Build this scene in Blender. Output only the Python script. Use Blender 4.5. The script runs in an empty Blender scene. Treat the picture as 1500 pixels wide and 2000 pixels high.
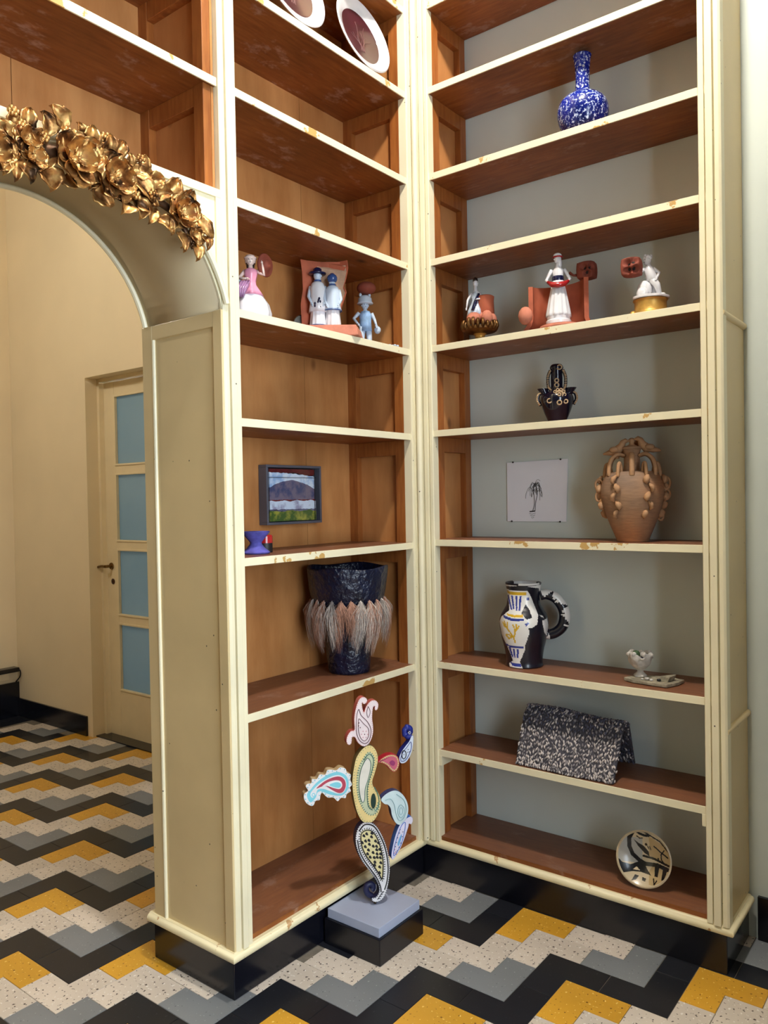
import bpy, bmesh, math, random
from mathutils import Vector, Matrix
random.seed(7)
PI = math.pi
C = bpy.context.scene.collection
sc = bpy.context.scene

# ------------------------------------------------------------------ camera
CAM = Vector((1.7439, -2.4707, 1.4497))
FWD = Vector((-0.61239, 0.79039, -0.01627)); RGT = Vector((0.79054, 0.61214, -0.01827)); UPV = Vector((0.00448, 0.02405, 0.99970))
FPX = 1541.1
cd = bpy.data.cameras.new('camera'); cam = bpy.data.objects.new('camera', cd); C.objects.link(cam)
cd.sensor_fit = 'HORIZONTAL'; cd.sensor_width = 36; cd.lens = 36 * FPX / 1500; cd.clip_start = 0.05; cd.clip_end = 200
m = Matrix.Identity(4)
for r in range(3):
    m[r][0] = RGT[r]; m[r][1] = UPV[r]; m[r][2] = -FWD[r]; m[r][3] = CAM[r]
cam.matrix_world = m
sc.camera = cam

# ------------------------------------------------------------------ daylight and exposure
world = bpy.data.worlds.new('world'); sc.world = world; world.use_nodes = True
bgn = world.node_tree.nodes['Background']
bgn.inputs[0].default_value = (0.76, 0.88, 1.0, 1); bgn.inputs[1].default_value = 18.0
vs = sc.view_settings
vs.view_transform = 'Standard'; vs.look = 'None'; vs.gamma = 1.0; vs.use_curve_mapping = False; vs.exposure = -0.42
LAMP_POS = (1.1, -1.1, 4.08); LAMP_W = 330.0          # the hanging globe above the corner
ROOM2_ADDED_LAMP = (-2.1, -1.6, 3.3); ROOM2_W = 100.0       # unseen globe, added to warm and brighten the next room

def area_portal(name, loc, rot, sx, sy):
    l = bpy.data.lights.new(name, 'AREA'); l.shape = 'RECTANGLE'; l.size = sx; l.size_y = sy
    l.cycles.is_portal = True
    o = bpy.data.objects.new(name, l); C.objects.link(o); o.location = loc; o.rotation_euler = rot
    return o

def at(px, py, axis, val):
    """photo pixel -> point on the plane  axis = val  of the room"""
    d = FWD + RGT * ((px - 750) / FPX) - UPV * ((py - 1000) / FPX)
    t = (val - CAM[axis]) / d[axis]
    return CAM + d * t

def to_px(p):
    d = Vector(p) - CAM; z = d.dot(FWD)
    if z < 0.05: return None
    return 750 + FPX * d.dot(RGT) / z, 1000 - FPX * d.dot(UPV) / z

# ------------------------------------------------------------------ object helpers
def wloc(o):
    v = Vector((0, 0, 0))
    while o is not None:
        v += o.location; o = o.parent
    return v

def tag(o, label=None, cat=None, group=None, kind=None):
    if label: o['label'] = label
    if cat: o['category'] = cat
    if group: o['group'] = group
    if kind: o['kind'] = kind
    return o

def thing(name, loc, label, cat, group=None):
    o = bpy.data.objects.new(name, None); C.objects.link(o); o.location = loc
    o.empty_display_size = 0.05
    return tag(o, label, cat, group)

class MB:
    """collects geometry in room coordinates"""
    def __init__(s): s.v = []; s.f = []; s.m = []
    def add(s, vs_, fs, mi=0):
        n = len(s.v); s.v += [tuple(p) for p in vs_]; s.f += [tuple(i + n for i in f) for f in fs]; s.m += [mi] * len(fs); return s
    def box(s, x0, x1, y0, y1, z0, z1, mi=0):
        v = [(x0, y0, z0), (x1, y0, z0), (x1, y1, z0), (x0, y1, z0), (x0, y0, z1), (x1, y0, z1), (x1, y1, z1), (x0, y1, z1)]
        return s.add(v, [(0, 3, 2, 1), (4, 5, 6, 7), (0, 1, 5, 4), (1, 2, 6, 5), (2, 3, 7, 6), (3, 0, 4, 7)], mi)
    def prism(s, poly, org, ux, uy, depth, mi=0):
        """polygon (2D) in the frame org,ux,uy; extruded along -normal by depth"""
        org = Vector(org); ux = Vector(ux); uy = Vector(uy); n = ux.cross(uy).normalized()
        a = [org + ux * p[0] + uy * p[1] for p in poly]; b = [p - n * depth for p in a]; k = len(a)
        ar = sum(poly[i][0] * poly[(i + 1) % k][1] - poly[(i + 1) % k][0] * poly[i][1] for i in range(k))
        fs = [tuple(range(k)), tuple(range(2 * k - 1, k - 1, -1))] + [(i, i + k, (i + 1) % k + k, (i + 1) % k) for i in range(k)]
        if ar < 0: fs = [tuple(reversed(f)) for f in fs]
        return s.add(a + b, fs, mi)
    def lathe(s, prof, c=(0, 0, 0), n=32, mi=0, sx=1, sy=1, cap=True, warp=None):
        c = Vector(c); vs_ = []; fs = []
        for (r, z) in prof:
            for i in range(n):
                a = 2 * PI * i / n; p = Vector((r * math.cos(a) * sx, r * math.sin(a) * sy, z))
                if warp: p = warp(p, a)
                vs_.append(c + p)
        k = len(prof)
        for j in range(k - 1):
            for i in range(n):
                i2 = (i + 1) % n
                fs.append((j * n + i, j * n + i2, (j + 1) * n + i2, (j + 1) * n + i))
        if cap:
            if prof[0][0] > 1e-4: fs.append(tuple(range(n - 1, -1, -1)))
            if prof[-1][0] > 1e-4: fs.append(tuple((k - 1) * n + i for i in range(n)))
        return s.add(vs_, fs, mi)
    def tube(s, pts, r, n=8, mi=0, closed=False, flat=1.0, upv=(0, 0, 1)):
        pts = [Vector(p) for p in pts]; k = len(pts)
        rr = r if isinstance(r, (list, tuple)) else [r] * k
        vs_ = []; fs = []; last = None
        for i, p in enumerate(pts):
            if closed: t = pts[(i + 1) % k] - pts[i - 1]
            else: t = pts[min(i + 1, k - 1)] - pts[max(i - 1, 0)]
            if t.length < 1e-9: t = Vector((0, 0, 1))
            t.normalize()
            if last is None:
                u = Vector(upv)
                if abs(u.dot(t)) > .95: u = Vector((1, 0, 0)) if abs(t.x) < .9 else Vector((0, 1, 0))
            else: u = last
            a = (u - t * u.dot(t)).normalized(); b = t.cross(a); last = a
            for j in range(n):
                an = 2 * PI * j / n
                vs_.append(p + a * (math.cos(an) * rr[i] * flat) + b * (math.sin(an) * rr[i]))
        for i in range(k if closed else k - 1):
            i2 = (i + 1) % k
            for j in range(n):
                j2 = (j + 1) % n
                fs.append((i * n + j, i * n + j2, i2 * n + j2, i2 * n + j))
        if not closed:
            fs.append(tuple(range(n - 1, -1, -1))); fs.append(tuple((k - 1) * n + j for j in range(n)))
        return s.add(vs_, fs, mi)
    def ball(s, c, r, n=12, mi=0, rx=None):
        """r a number or (rx, ry, rz)"""
        r = (r, r, r) if not isinstance(r, (tuple, list)) else r
        k = max(5, n // 2); c = Vector(c); vs_ = []; fs = []
        for j in range(1, k):
            t = PI * j / k
            for i in range(n):
                a = 2 * PI * i / n
                p = Vector((r[0] * math.sin(t) * math.cos(a), r[1] * math.sin(t) * math.sin(a), r[2] * math.cos(t)))
                if rx is not None: p = rx @ p
                vs_.append(c + p)
        tp = Vector((0, 0, r[2])); bt = Vector((0, 0, -r[2]))
        if rx is not None: tp = rx @ tp; bt = rx @ bt
        vs_ += [c + tp, c + bt]; T = len(vs_) - 2; B = T + 1
        for i in range(n):
            i2 = (i + 1) % n
            fs.append((T, i, i2)); fs.append((B, (k - 2) * n + i2, (k - 2) * n + i))
            for j in range(k - 2): fs.append((j * n + i, (j + 1) * n + i, (j + 1) * n + i2, j * n + i2))
        return s.add(vs_, fs, mi)
    def build(s, name, mat, parent=None, smooth=False, bevel=0, kind=None, label=None, solid=0, sub=0):
        off = wloc(parent) if parent is not None else Vector((0, 0, 0))
        me = bpy.data.meshes.new(name)
        me.from_pydata([tuple(Vector(p) - off) for p in s.v], [], s.f)
        for mm in (mat if isinstance(mat, (list, tuple)) else [mat]): me.materials.append(mm)
        if any(s.m): me.polygons.foreach_set('material_index', s.m)
        if smooth:
            me.polygons.foreach_set('use_smooth', [True] * len(me.polygons))
            if smooth != 'all':
                try: me.set_sharp_from_angle(angle=math.radians(40))
                except Exception: pass
        me.update()
        o = bpy.data.objects.new(name, me); C.objects.link(o)
        if parent is not None: o.parent = parent
        if solid:
            md = o.modifiers.new('solid', 'SOLIDIFY'); md.thickness = solid; md.offset = 0
        if sub:
            md = o.modifiers.new('sub', 'SUBSURF'); md.levels = sub; md.render_levels = sub
        if bevel:
            md = o.modifiers.new('bevel', 'BEVEL'); md.width = bevel; md.segments = 2; md.limit_method = 'ANGLE'
        if kind: o['kind'] = kind
        if label: o['label'] = label
        return o

def bx(name, x0, x1, y0, y1, z0, z1, mat, parent=None, bevel=0, kind=None, label=None):
    return MB().box(min(x0, x1), max(x0, x1), min(y0, y1), max(y0, y1), min(z0, z1), max(z0, z1)).build(name, mat, parent, bevel=bevel, kind=kind, label=label)

# ------------------------------------------------------------------ materials
def srgb(r, g, b):
    f = lambda c: (c / 255 / 12.92) if c / 255 <= .04045 else ((c / 255 + .055) / 1.055) ** 2.4
    return (f(r), f(g), f(b), 1)

def newmat(name):
    mt = bpy.data.materials.new(name); mt.use_nodes = True
    return mt, mt.node_tree.nodes, mt.node_tree.links, mt.node_tree.nodes['Principled BSDF']

def tex(N, Lk, kind, scale, detail=3, coord='Object', stretch=None, rough=.5):
    tc = N.new('ShaderNodeTexCoord'); mp = N.new('ShaderNodeMapping')
    Lk.new(tc.outputs[coord], mp.inputs[0])
    if stretch: mp.inputs['Scale'].default_value = stretch
    t = N.new('ShaderNodeTex' + kind); t.inputs['Scale'].default_value = scale
    if kind == 'Noise': t.inputs['Detail'].default_value = detail; t.inputs['Roughness'].default_value = rough
    Lk.new(mp.outputs[0], t.inputs['Vector'])
    return t

def ramp(N, Lk, src, stops, interp='LINEAR'):
    r = N.new('ShaderNodeValToRGB'); r.color_ramp.interpolation = interp
    e = r.color_ramp.elements
    while len(e) < len(stops): e.new(0.5)
    for i, (p, c) in enumerate(stops): e[i].position = p; e[i].color = c if len(c) == 4 else (*c, 1)
    Lk.new(src, r.inputs[0]); return r

def mixc(N, Lk, fac, a, b, mode='MIX'):
    mx = N.new('ShaderNodeMix'); mx.data_type = 'RGBA'; mx.blend_type = mode
    for s, v in ((mx.inputs[0], fac), (mx.inputs[6], a), (mx.inputs[7], b)):
        if hasattr(v, 'is_linked') or hasattr(v, 'links'): Lk.new(v, s)
        else: s.default_value = v
    return mx.outputs[2]

def bump(N, Lk, P, src, strength, dist=.002):
    b = N.new('ShaderNodeBump'); b.inputs['Strength'].default_value = strength; b.inputs['Distance'].default_value = dist
    Lk.new(src, b.inputs['Height']); Lk.new(b.outputs[0], P.inputs['Normal'])

def plain(name, col, rough=.5, metal=0, var=.12, vscale=8, bmp=0, bscale=40, spec=.5, coat=0, bdist=.002):
    mt, N, Lk, P = newmat(name)
    t = tex(N, Lk, 'Noise', vscale, 4)
    d = tuple(c * (1 - var) for c in col[:3]); l = tuple(min(1, c * (1 + var)) for c in col[:3])
    r = ramp(N, Lk, t.outputs['Fac'], [(.3, d), (.7, l)]); Lk.new(r.outputs[0], P.inputs['Base Color'])
    P.inputs['Roughness'].default_value = rough; P.inputs['Metallic'].default_value = metal
    P.inputs['Specular IOR Level'].default_value = spec
    if coat: P.inputs['Coat Weight'].default_value = coat; P.inputs['Coat Roughness'].default_value = .1
    if bmp:
        t2 = tex(N, Lk, 'Noise', bscale, 3); bump(N, Lk, P, t2.outputs['Fac'], bmp, bdist)
    return mt

def wood(name, c1, c2, knot, stretch, rough=.45, scale=3.0, spec=.4, dust=0, blotch=0):
    mt, N, Lk, P = newmat(name)
    t = tex(N, Lk, 'Noise', scale * 4, 5, stretch=stretch, rough=.6)
    t2 = tex(N, Lk, 'Noise', scale * .8, 3)
    r = ramp(N, Lk, t.outputs['Fac'], [(.32, c1), (.68, c2)])
    r2 = ramp(N, Lk, t2.outputs['Fac'], [(.35, (.72, .70, .68)), (.65, (1.15, 1.15, 1.15))])
    col = mixc(N, Lk, 1.0, r.outputs[0], r2.outputs[0], 'MULTIPLY')
    v = tex(N, Lk, 'Voronoi', scale * 1.5, stretch=tuple(.5 + .5 * s / max(stretch) for s in stretch))
    r3 = ramp(N, Lk, v.outputs['Distance'], [(.02, (1, 1, 1)), (.09, (0, 0, 0))])
    col = mixc(N, Lk, r3.outputs[0], col, knot)
    if blotch:                      # pale random blotches, stretched with the grain
        t4 = tex(N, Lk, 'Noise', 7, 4, stretch=tuple(1 + .12 * q for q in stretch), rough=.7)
        k4 = ramp(N, Lk, t4.outputs['Fac'], [(.575, (0, 0, 0)), (.68, (blotch, blotch, blotch))]); col = mixc(N, Lk, k4.outputs[0], col, srgb(186, 156, 140))
    if dust:                       # dust lies on faces that look up
        g = N.new('ShaderNodeNewGeometry'); sx_ = N.new('ShaderNodeSeparateXYZ'); Lk.new(g.outputs['True Normal'], sx_.inputs[0])
        k5 = ramp(N, Lk, sx_.outputs['Z'], [(.5, (0, 0, 0)), (.9, (dust, dust, dust))]); col = mixc(N, Lk, k5.outputs[0], col, srgb(120, 88, 74))
    Lk.new(col, P.inputs['Base Color']); P.inputs['Roughness'].default_value = rough
    P.inputs['Specular IOR Level'].default_value = spec
    bump(N, Lk, P, t.outputs['Fac'], .12, .001)
    return mt

def paint(name, col, under, chip=.70, scale=14, rough=.38, nails=True, stretch=(1, 1, 1)):
    """old brushed paint with small flakes missing"""
    mt, N, Lk, P = newmat(name)
    t = tex(N, Lk, 'Noise', 5, 3)
    r = ramp(N, Lk, t.outputs['Fac'], [(.3, tuple(c * .93 for c in col[:3])), (.7, tuple(min(1, c * 1.04) for c in col[:3]))])
    t2 = tex(N, Lk, 'Noise', scale, 6, stretch=stretch, rough=.62)
    k = ramp(N, Lk, t2.outputs['Fac'], [(chip, (0, 0, 0)), (chip + .012, (1, 1, 1))])
    c = mixc(N, Lk, k.outputs[0], r.outputs[0], under)
    if nails:
        v = tex(N, Lk, 'Voronoi', 17); w = ramp(N, Lk, v.outputs['Distance'], [(.028, (1, 1, 1)), (.05, (0, 0, 0))])
        c = mixc(N, Lk, w.outputs[0], c, srgb(52, 42, 30))
    Lk.new(c, P.inputs['Base Color']); P.inputs['Roughness'].default_value = rough
    t3 = tex(N, Lk, 'Noise', 60, 2); 
    mx = mixc(N, Lk, .5, t3.outputs['Fac'], k.outputs[0]); bump(N, Lk, P, t3.outputs['Fac'], .06, .001)
    return mt

def terrazzo(name, base, dark, light, amt=.5, rough=.3, scale=90):
    mt, N, Lk, P = newmat(name)
    t0 = tex(N, Lk, 'Noise', 3, 3)
    b = ramp(N, Lk, t0.outputs['Fac'], [(.3, tuple(c * .86 for c in base[:3])), (.7, tuple(min(1, c * 1.1) for c in base[:3]))])
    t = tex(N, Lk, 'Noise', scale, 2, rough=.4)
    d = ramp(N, Lk, t.outputs['Fac'], [(.62 + .12 * (1 - amt), (0, 0, 0)), (.645 + .12 * (1 - amt), (1, 1, 1))])
    t2 = tex(N, Lk, 'Noise', scale * .8, 2, rough=.4, stretch=(1.3, 1.1, 1))
    l = ramp(N, Lk, t2.outputs['Fac'], [(.33 - .06 * (1 - amt), (1, 1, 1)), (.36 - .06 * (1 - amt), (0, 0, 0))])
    c = mixc(N, Lk, d.outputs[0], b.outputs[0], dark); c = mixc(N, Lk, l.outputs[0], c, light)
    Lk.new(c, P.inputs['Base Color']); P.inputs['Roughness'].default_value = rough
    bump(N, Lk, P, t0.outputs['Fac'], .05, .002)
    return mt

CREAM = srgb(240, 231, 198)
M = {}
M['cream'] = paint('cream_paint', CREAM, srgb(205, 175, 118), .74)
M['edging'] = paint('cream_edging', CREAM, srgb(200, 160, 95), .625, 9, nails=False)
M['trim'] = paint('cream_trim', srgb(236, 224, 184), srgb(190, 150, 100), .63, 16)
M['jamb'] = paint('jamb_paint', srgb(218, 196, 148), srgb(120, 90, 50), .80, 10)
M['soffit'] = plain('soffit_paint', srgb(198, 180, 145), .5, var=.05, vscale=3)
M['ply_y'] = wood('plywood_panel', srgb(200, 142, 86), srgb(176, 116, 64), srgb(104, 60, 30), (1, 1, .22), .42)
M['wood_y'] = wood('shelf_board_long', srgb(150, 90, 42), srgb(122, 66, 27), srgb(62, 32, 14), (6, .8, 6), .45, dust=.5, blotch=.5)
M['wood_x'] = wood('shelf_board_cross', srgb(150, 90, 42), srgb(122, 66, 27), srgb(62, 32, 14), (.8, 6, 6), .45, dust=.5, blotch=.35)
M['wood_z'] = wood('stile_wood', srgb(166, 102, 48), srgb(138, 76, 32), srgb(80, 38, 16), (6, 6, .6), .42)
M['plinth'] = plain('black_plinth', srgb(12, 13, 22), .22, var=.3, vscale=6)
M['wall_dim'] = plain('plaster_taupe', srgb(104, 100, 94), .85, var=.04, vscale=2)
M['wall_cool'] = plain('plaster_pale_grey', srgb(214, 224, 219), .85, var=.04, vscale=2, bmp=.06, bscale=25)
M['wall_warm'] = plain('plaster_cream', srgb(232, 214, 178), .85, var=.04, vscale=2, bmp=.06, bscale=25)
M['ceiling'] = plain('ceiling_white', srgb(160, 156, 148), .9, var=.02)
M['grout'] = plain('tile_joint', srgb(118, 110, 98), .8, var=.2, vscale=40)
M['t_white'] = terrazzo('tile_white', srgb(216, 204, 190), srgb(70, 58, 50), srgb(236, 230, 222), .75)
M['t_yellow'] = terrazzo('tile_yellow', srgb(214, 160, 52), srgb(120, 78, 24), srgb(240, 208, 120), .5)
M['t_grey'] = terrazzo('tile_grey', srgb(126, 130, 134), srgb(84, 88, 92), srgb(160, 164, 166), .3)
M['t_black'] = terrazzo('tile_black', srgb(28, 30, 37), srgb(18, 18, 22), srgb(58, 60, 64), .12)
# ------------------------------------------------------------------ heights and planes measured from the photograph
ZR = {'B': 2.664, 'C': 2.345, 'D': 2.0225, 'E': 1.704, 'F': 1.293, 'G': .831, 'H': .497, 'I': .165, 'A': 2.985, 'Z': 3.30}
ZL = {k: v - .010 for k, v in ZR.items()}; ZL['I'] = .165
YW = .27            # the long wall behind the right-hand shelves, goes on into the next room
XA = -.37           # the far face of the bookcase wall that parts the two rooms
XL2 = -3.615; XR = 3.3; YF = -5.4; ZC = 4.25
KS = dict(kind='structure')

# ------------------------------------------------------------------ floor
fl = bx('floor', XL2 - .1, XR + .1, YF - .1, YW + .6, -.06, -.0022, M['grout'], **KS)
GX, GY, U = .4209, -.0012, .1
PP = [(0, 1), (0, -1), (1, -1), (1, 0), (2, 0), (2, 1)]
QQ = [(0, 1), (0, 0), (-1, 0), (-1, -1), (1, -1), (1, 1)]
def tile_mesh(name, poly, mat):
    # shrink for the joint, small chamfer via an inset top face
    cx = sum(p[0] for p in poly) / 6; cy = sum(p[1] for p in poly) / 6
    def inset(d):
        out = []; n = len(poly)
        for i in range(n):
            a, b, c = poly[i - 1], poly[i], poly[(i + 1) % n]
            e1 = Vector((b[0] - a[0], b[1] - a[1])).normalized(); e2 = Vector((c[0] - b[0], c[1] - b[1])).normalized()
            n1 = Vector((-e1.y, e1.x)); n2 = Vector((-e2.y, e2.x))
            out.append((b[0] * U + (n1.x + n2.x) * d, b[1] * U + (n1.y + n2.y) * d))
        return out
    o = inset(.0009); i2 = inset(.0015); v = [(x, y, -.012) for x, y in o] + [(x, y, -.0012) for x, y in o] + [(x, y, 0) for x, y in i2]
    f = [(12, 13, 14, 15, 16, 17)] + [(k + j * 6, (k + 1) % 6 + j * 6, (k + 1) % 6 + j * 6 + 6, k + j * 6 + 6) for j in (0, 1) for k in range(6)]
    me = bpy.data.meshes.new(name); me.from_pydata(v, [], f); me.materials.append(mat); me.update(); return me
KINDS = [('y', 'P', 0, -1), ('w', 'P', 1, -2), ('k', 'P', 2, -3), ('g', 'Q', 4, -1), ('w', 'Q', 3, 0), ('k', 'Q', 5, -2)]
def ccw(poly):
    a = sum(poly[i][0] * poly[(i + 1) % 6][1] - poly[(i + 1) % 6][0] * poly[i][1] for i in range(6))
    return poly if a > 0 else poly[::-1]
TM = {'y': M['t_yellow'], 'w': M['t_white'], 'k': M['t_black'], 'g': M['t_grey']}
TME = {(c, s): tile_mesh('tile', ccw(PP if s == 'P' else QQ), TM[c]) for c, s, _, _ in KINDS}
cands = []
for a in range(-16, 16):
    for b in range(-22, 4):
        if (a + b) % 2: continue
        for c, s, i, j in KINDS:
            x = GX + U * (3 * a + i); y = GY + U * (3 * b + j)
            if x < XL2 + .22 or x > XR - .1 or y < YF + .1 or y > YW + .12: continue
            cxy = (x + .075, y + .025) if s == 'P' else (x + .025, y - .025)
            inside = (-.33 < cxy[0] < 1.04 and cxy[1] > .06) or (-.33 < cxy[0] < -.06 and cxy[1] > -.9)
            if inside: continue
            if cxy[1] > .3 and not (-2.8 < x < -1.6): continue
            p = to_px((cxy[0], cxy[1], 0))
            seen = p is not None and -70 < p[0] < 1570 and 1300 < p[1] < 2110
            # behind the near bookcase pillar or its plinth
            if seen and cxy[0] < -.3 and p[0] > 330: seen = False
            cands.append((not seen, (Vector((*cxy, 0)) - CAM).length, c, s, x, y))
cands.sort()
rest = {k: MB() for k in 'ywkg'}
for n, (hid, d, c, s, x, y) in enumerate(cands):
    if not hid and n < 300:
        o = bpy.data.objects.new('tile', TME[(c, s)]); C.objects.link(o); o.parent = fl; o.location = (x, y, 0)
        o.rotation_euler = (random.uniform(-.0012, .0012), random.uniform(-.0012, .0012), 0)
    else:
        me = TME[(c, s)]
        rest[c].add([(v.co.x + x, v.co.y + y, v.co.z) for v in me.vertices], [tuple(p.vertices) for p in me.polygons])
for k, nm in (('y', 'yellow_tile_field'), ('w', 'white_tile_field'), ('k', 'black_tile_field'), ('g', 'grey_tile_field')):
    rest[k].build(nm, TM[k], fl, kind='stuff')
# black border squares along the far room's end wall
for k in range(6):
    y1 = YW - .015 - k * .2
    for j in range(2): bx('border_tile', XL2 + .1 * j + .001, XL2 + .1 * j + .099, y1 - .199, y1 - .001, -.012, 0.0, M['t_black'], fl)

# ------------------------------------------------------------------ walls, ceiling
DX0, DX1, DZ = -2.70, -1.55, 2.232          # door opening in the long wall (next room)
wb = MB(); wb.box(XA - .02, XR, YW, YW + .16, 0, ZC)
wb.build('wall_back', M['wall_cool'], **KS)
wb2 = MB(); wb2.box(XL2, DX0, YW, YW + .16, 0, ZC); wb2.box(DX1, XA - .02, YW, YW + .16, 0, ZC); wb2.box(DX0, DX1, YW, YW + .16, DZ, ZC)
wb2.build('wall_back_next_room', M['wall_warm'], **KS)
bx('wall_left', XL2 - .15, XL2, YF, YW + .16, 0, ZC, M['wall_warm'], **KS)
bx('wall_front', XL2 - .15, XR + .15, YF - .15, YF, 0, ZC, M['wall_dim'], **KS)
bx('ceiling', XL2 - .15, XR + .15, YF - .15, YW + .16, ZC, ZC + .1, M['ceiling'], **KS)
bx('added_light_blocker', 1.95, XR + .2, -1.0, YW, 0, ZC, M['wall_dim'], **KS)  # unseen block, added to keep window daylight off the right bookcase's side
# right wall with a tall window
WY0, WY1, WZ0, WZ1 = -3.1, -1.1, .6, 3.05
wr = MB(); wr.box(XR, XR + .25, YF, WY0, 0, ZC); wr.box(XR, XR + .25, WY1, YW + .16, 0, ZC)
wr.box(XR, XR + .25, WY0, WY1, 0, WZ0); wr.box(XR, XR + .25, WY0, WY1, WZ1, ZC); wr.build('wall_right', M['wall_dim'], **KS)
wf = MB(); t = .06; xw = XR + .14
for y0, y1 in ((WY0, WY0 + t), (WY1 - t, WY1), ((WY0 + WY1) / 2 - t / 2, (WY0 + WY1) / 2 + t / 2)): wf.box(xw, xw + .06, y0, y1, WZ0, WZ1)
for z0, z1 in ((WZ0, WZ0 + t), (WZ1 - t, WZ1), (2.3, 2.3 + t)): wf.box(xw + .002, xw + .058, WY0, WY1, z0, z1)
win = wf.build('window_1', M['cream'], **KS)
glass, N_, L_, P_ = newmat('window_glass')
tb = N_.new('ShaderNodeBsdfTransparent'); P_.inputs['Base Color'].default_value = (.8, .9, .95, 1); P_.inputs['Roughness'].default_value = .05
mg = N_.new('ShaderNodeMixShader'); mg.inputs[0].default_value = .06; L_.new(tb.outputs[0], mg.inputs[1]); L_.new(P_.outputs[0], mg.inputs[2]); L_.new(mg.outputs[0], N_['Material Output'].inputs[0])
for ya, yb in ((WY0 + t, (WY0 + WY1) / 2 - t / 2), ((WY0 + WY1) / 2 + t / 2, WY1 - t)):
    for za, zb in ((WZ0 + t, 2.3), (2.3 + t, WZ1 - t)): bx('pane', xw + .028, xw + .032, ya, yb, za, zb, glass, win)
area_portal('window_daylight', (XR + .1, (WY0 + WY1) / 2, (WZ0 + WZ1) / 2), (0, PI / 2, 0), WZ1 - WZ0, WY1 - WY0)
bx('window_sill', XR - .06, XR + .14, WY0 - .05, WY1 + .05, WZ0 - .04, WZ0, M['cream'], win)
# the wall that parts the rooms, on the far side of the arch, and above the shelves
Y2 = -1.764
bx('wall_divider', XA, 0, YF, Y2 - .13, 0, ZC, M['wall_warm'], **KS)
bx('wall_divider_top', XA, 0, Y2 - .13, YW, 3.62, ZC, M['wall_warm'], **KS)
bx('wall_back_top', 0, 1.12, 0.0, YW, 3.62, ZC, M['wall_warm'], **KS)
# baseboards
bx('baseboard_right', 1.13, 1.94, YW - .014, YW, 0, .142, M['plinth'], bevel=.002, **KS)
bx('baseboard_back', XL2 + .02, DX0 - .055, YW - .014, YW, 0, .125, M['plinth'], bevel=.002, **KS)
bx('baseboard_left', XL2, XL2 + .02, YF, YW, 0, .236, M['plinth'], bevel=.002, **KS)

# ------------------------------------------------------------------ door with frosted panes in the next room
M['door'] = plain('door_paint', srgb(232, 214, 174), .45, var=.04)
M['frost'], N_, L_, P_ = newmat('frosted_glass')
nz = tex(N_, L_, 'Noise', 1.6, 3); rp = ramp(N_, L_, nz.outputs['Fac'], [(.3, srgb(150, 186, 196)), (.7, srgb(176, 206, 212))])
L_.new(rp.outputs[0], P_.inputs['Base Color']); P_.inputs['Roughness'].default_value = .35
tr = N_.new('ShaderNodeBsdfTranslucent'); tr.inputs[0].default_value = (.115, .135, .142, 1)
ms = N_.new('ShaderNodeMixShader'); ms.inputs[0].default_value = .55
L_.new(P_.outputs[0], ms.inputs[1]); L_.new(tr.outputs[0], ms.inputs[2]); L_.new(ms.outputs[0], N_['Material Output'].inputs[0])
YD = .38
bx('trim_1', DX0 - .01, DX1 + .01, YW + .02, YW + .33, -.01, .0075, M['plinth'], **KS)     # dark door sill
dl = bx('door_1', DX0, DX0 + .025, YW + .08, YD + .05, 0, DZ, M['door'], **KS)     # door lining, a narrow frame in the reveal
bx('door_lining', DX0 + .025, DX1, YW + .08, YD + .05, DZ - .022, DZ, M['door'], dl)
dx0, dx1 = DX0 + .03, DX1 - .03
rows = [(2.123, 1.686), (1.640, 1.216), (1.172, .757), (.712, .288)]
leaf = MB(); yd0, yd1 = YD, YD + .04
leaf.box(dx0, dx0 + .105, yd0, yd1, .008, DZ - .026); leaf.box(dx1 - .105, dx1, yd0, yd1, .008, DZ - .026)
gx0, gx1 = dx0 + .105, dx1 - .105
zs = [DZ - .026] + [z for r in rows for z in r] + [.008]
for k in range(0, len(zs), 2): leaf.box(gx0, gx1, yd0 + .001, yd1 - .001, zs[k + 1], zs[k])
lf = leaf.build('door_leaf', M['door'], dl)
for (zt, zb) in rows:
    gl = bx('pane', gx0 - .005, gx1 + .005, yd0 + .016, yd0 + .022, zb - .005, zt + .005, M['frost'], dl)
    b = MB()
    b.box(gx0, gx0 + .012, yd0 - .004, yd0 + .015, zb, zt); b.box(gx1 - .012, gx1, yd0 - .004, yd0 + .015, zb, zt)
    b.box(gx0, gx1, yd0 - .0045, yd0 + .0145, zb, zb + .012); b.box(gx0, gx1, yd0 - .0045, yd0 + .0145, zt - .012, zt)
    b.build('glazing_bead', M['door'], gl, bevel=.002)
M['brass'] = plain('worn_brass', srgb(120, 92, 52), .35, .9, var=.25)
hb = MB(); hx = dx0 + .045
hb.tube([(hx, yd0, 1.063), (hx, yd0 - .05, 1.063)], .009, 10); hb.tube([(hx, yd0 - .05, 1.063), (hx + .03, yd0 - .052, 1.063), (hx - .02, yd0 - .05, 1.066), (hx - .075, yd0 - .048, 1.058)][0:1] + [(hx - .03, yd0 - .052, 1.064), (hx - .085, yd0 - .048, 1.056)], .008, 8)
hb.lathe([(.0, .0), (.02, .0), (.022, .004), (.02, .008), (0, .008)], (0, 0, 0), 16)
for i in range(len(hb.v) - 80, len(hb.v)):
    x, y, z = hb.v[i]; hb.v[i] = (hx + x, yd0 - z, 1.063 + y)
hb.build('door_handle', M['brass'], dl, smooth=True)
kb = MB(); kb.lathe([(0, 0), (.017, 0), (.018, .003), (.006, .005), (.005, .002), (0, .002)], (0, 0, 0), 16)
kb.v = [(hx + .012 + x, yd0 - z, .967 + y) for x, y, z in kb.v]; kb.build('keyhole_plate', plain('dark_bronze', srgb(70, 40, 24), .4, .6), dl, smooth=True)

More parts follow.
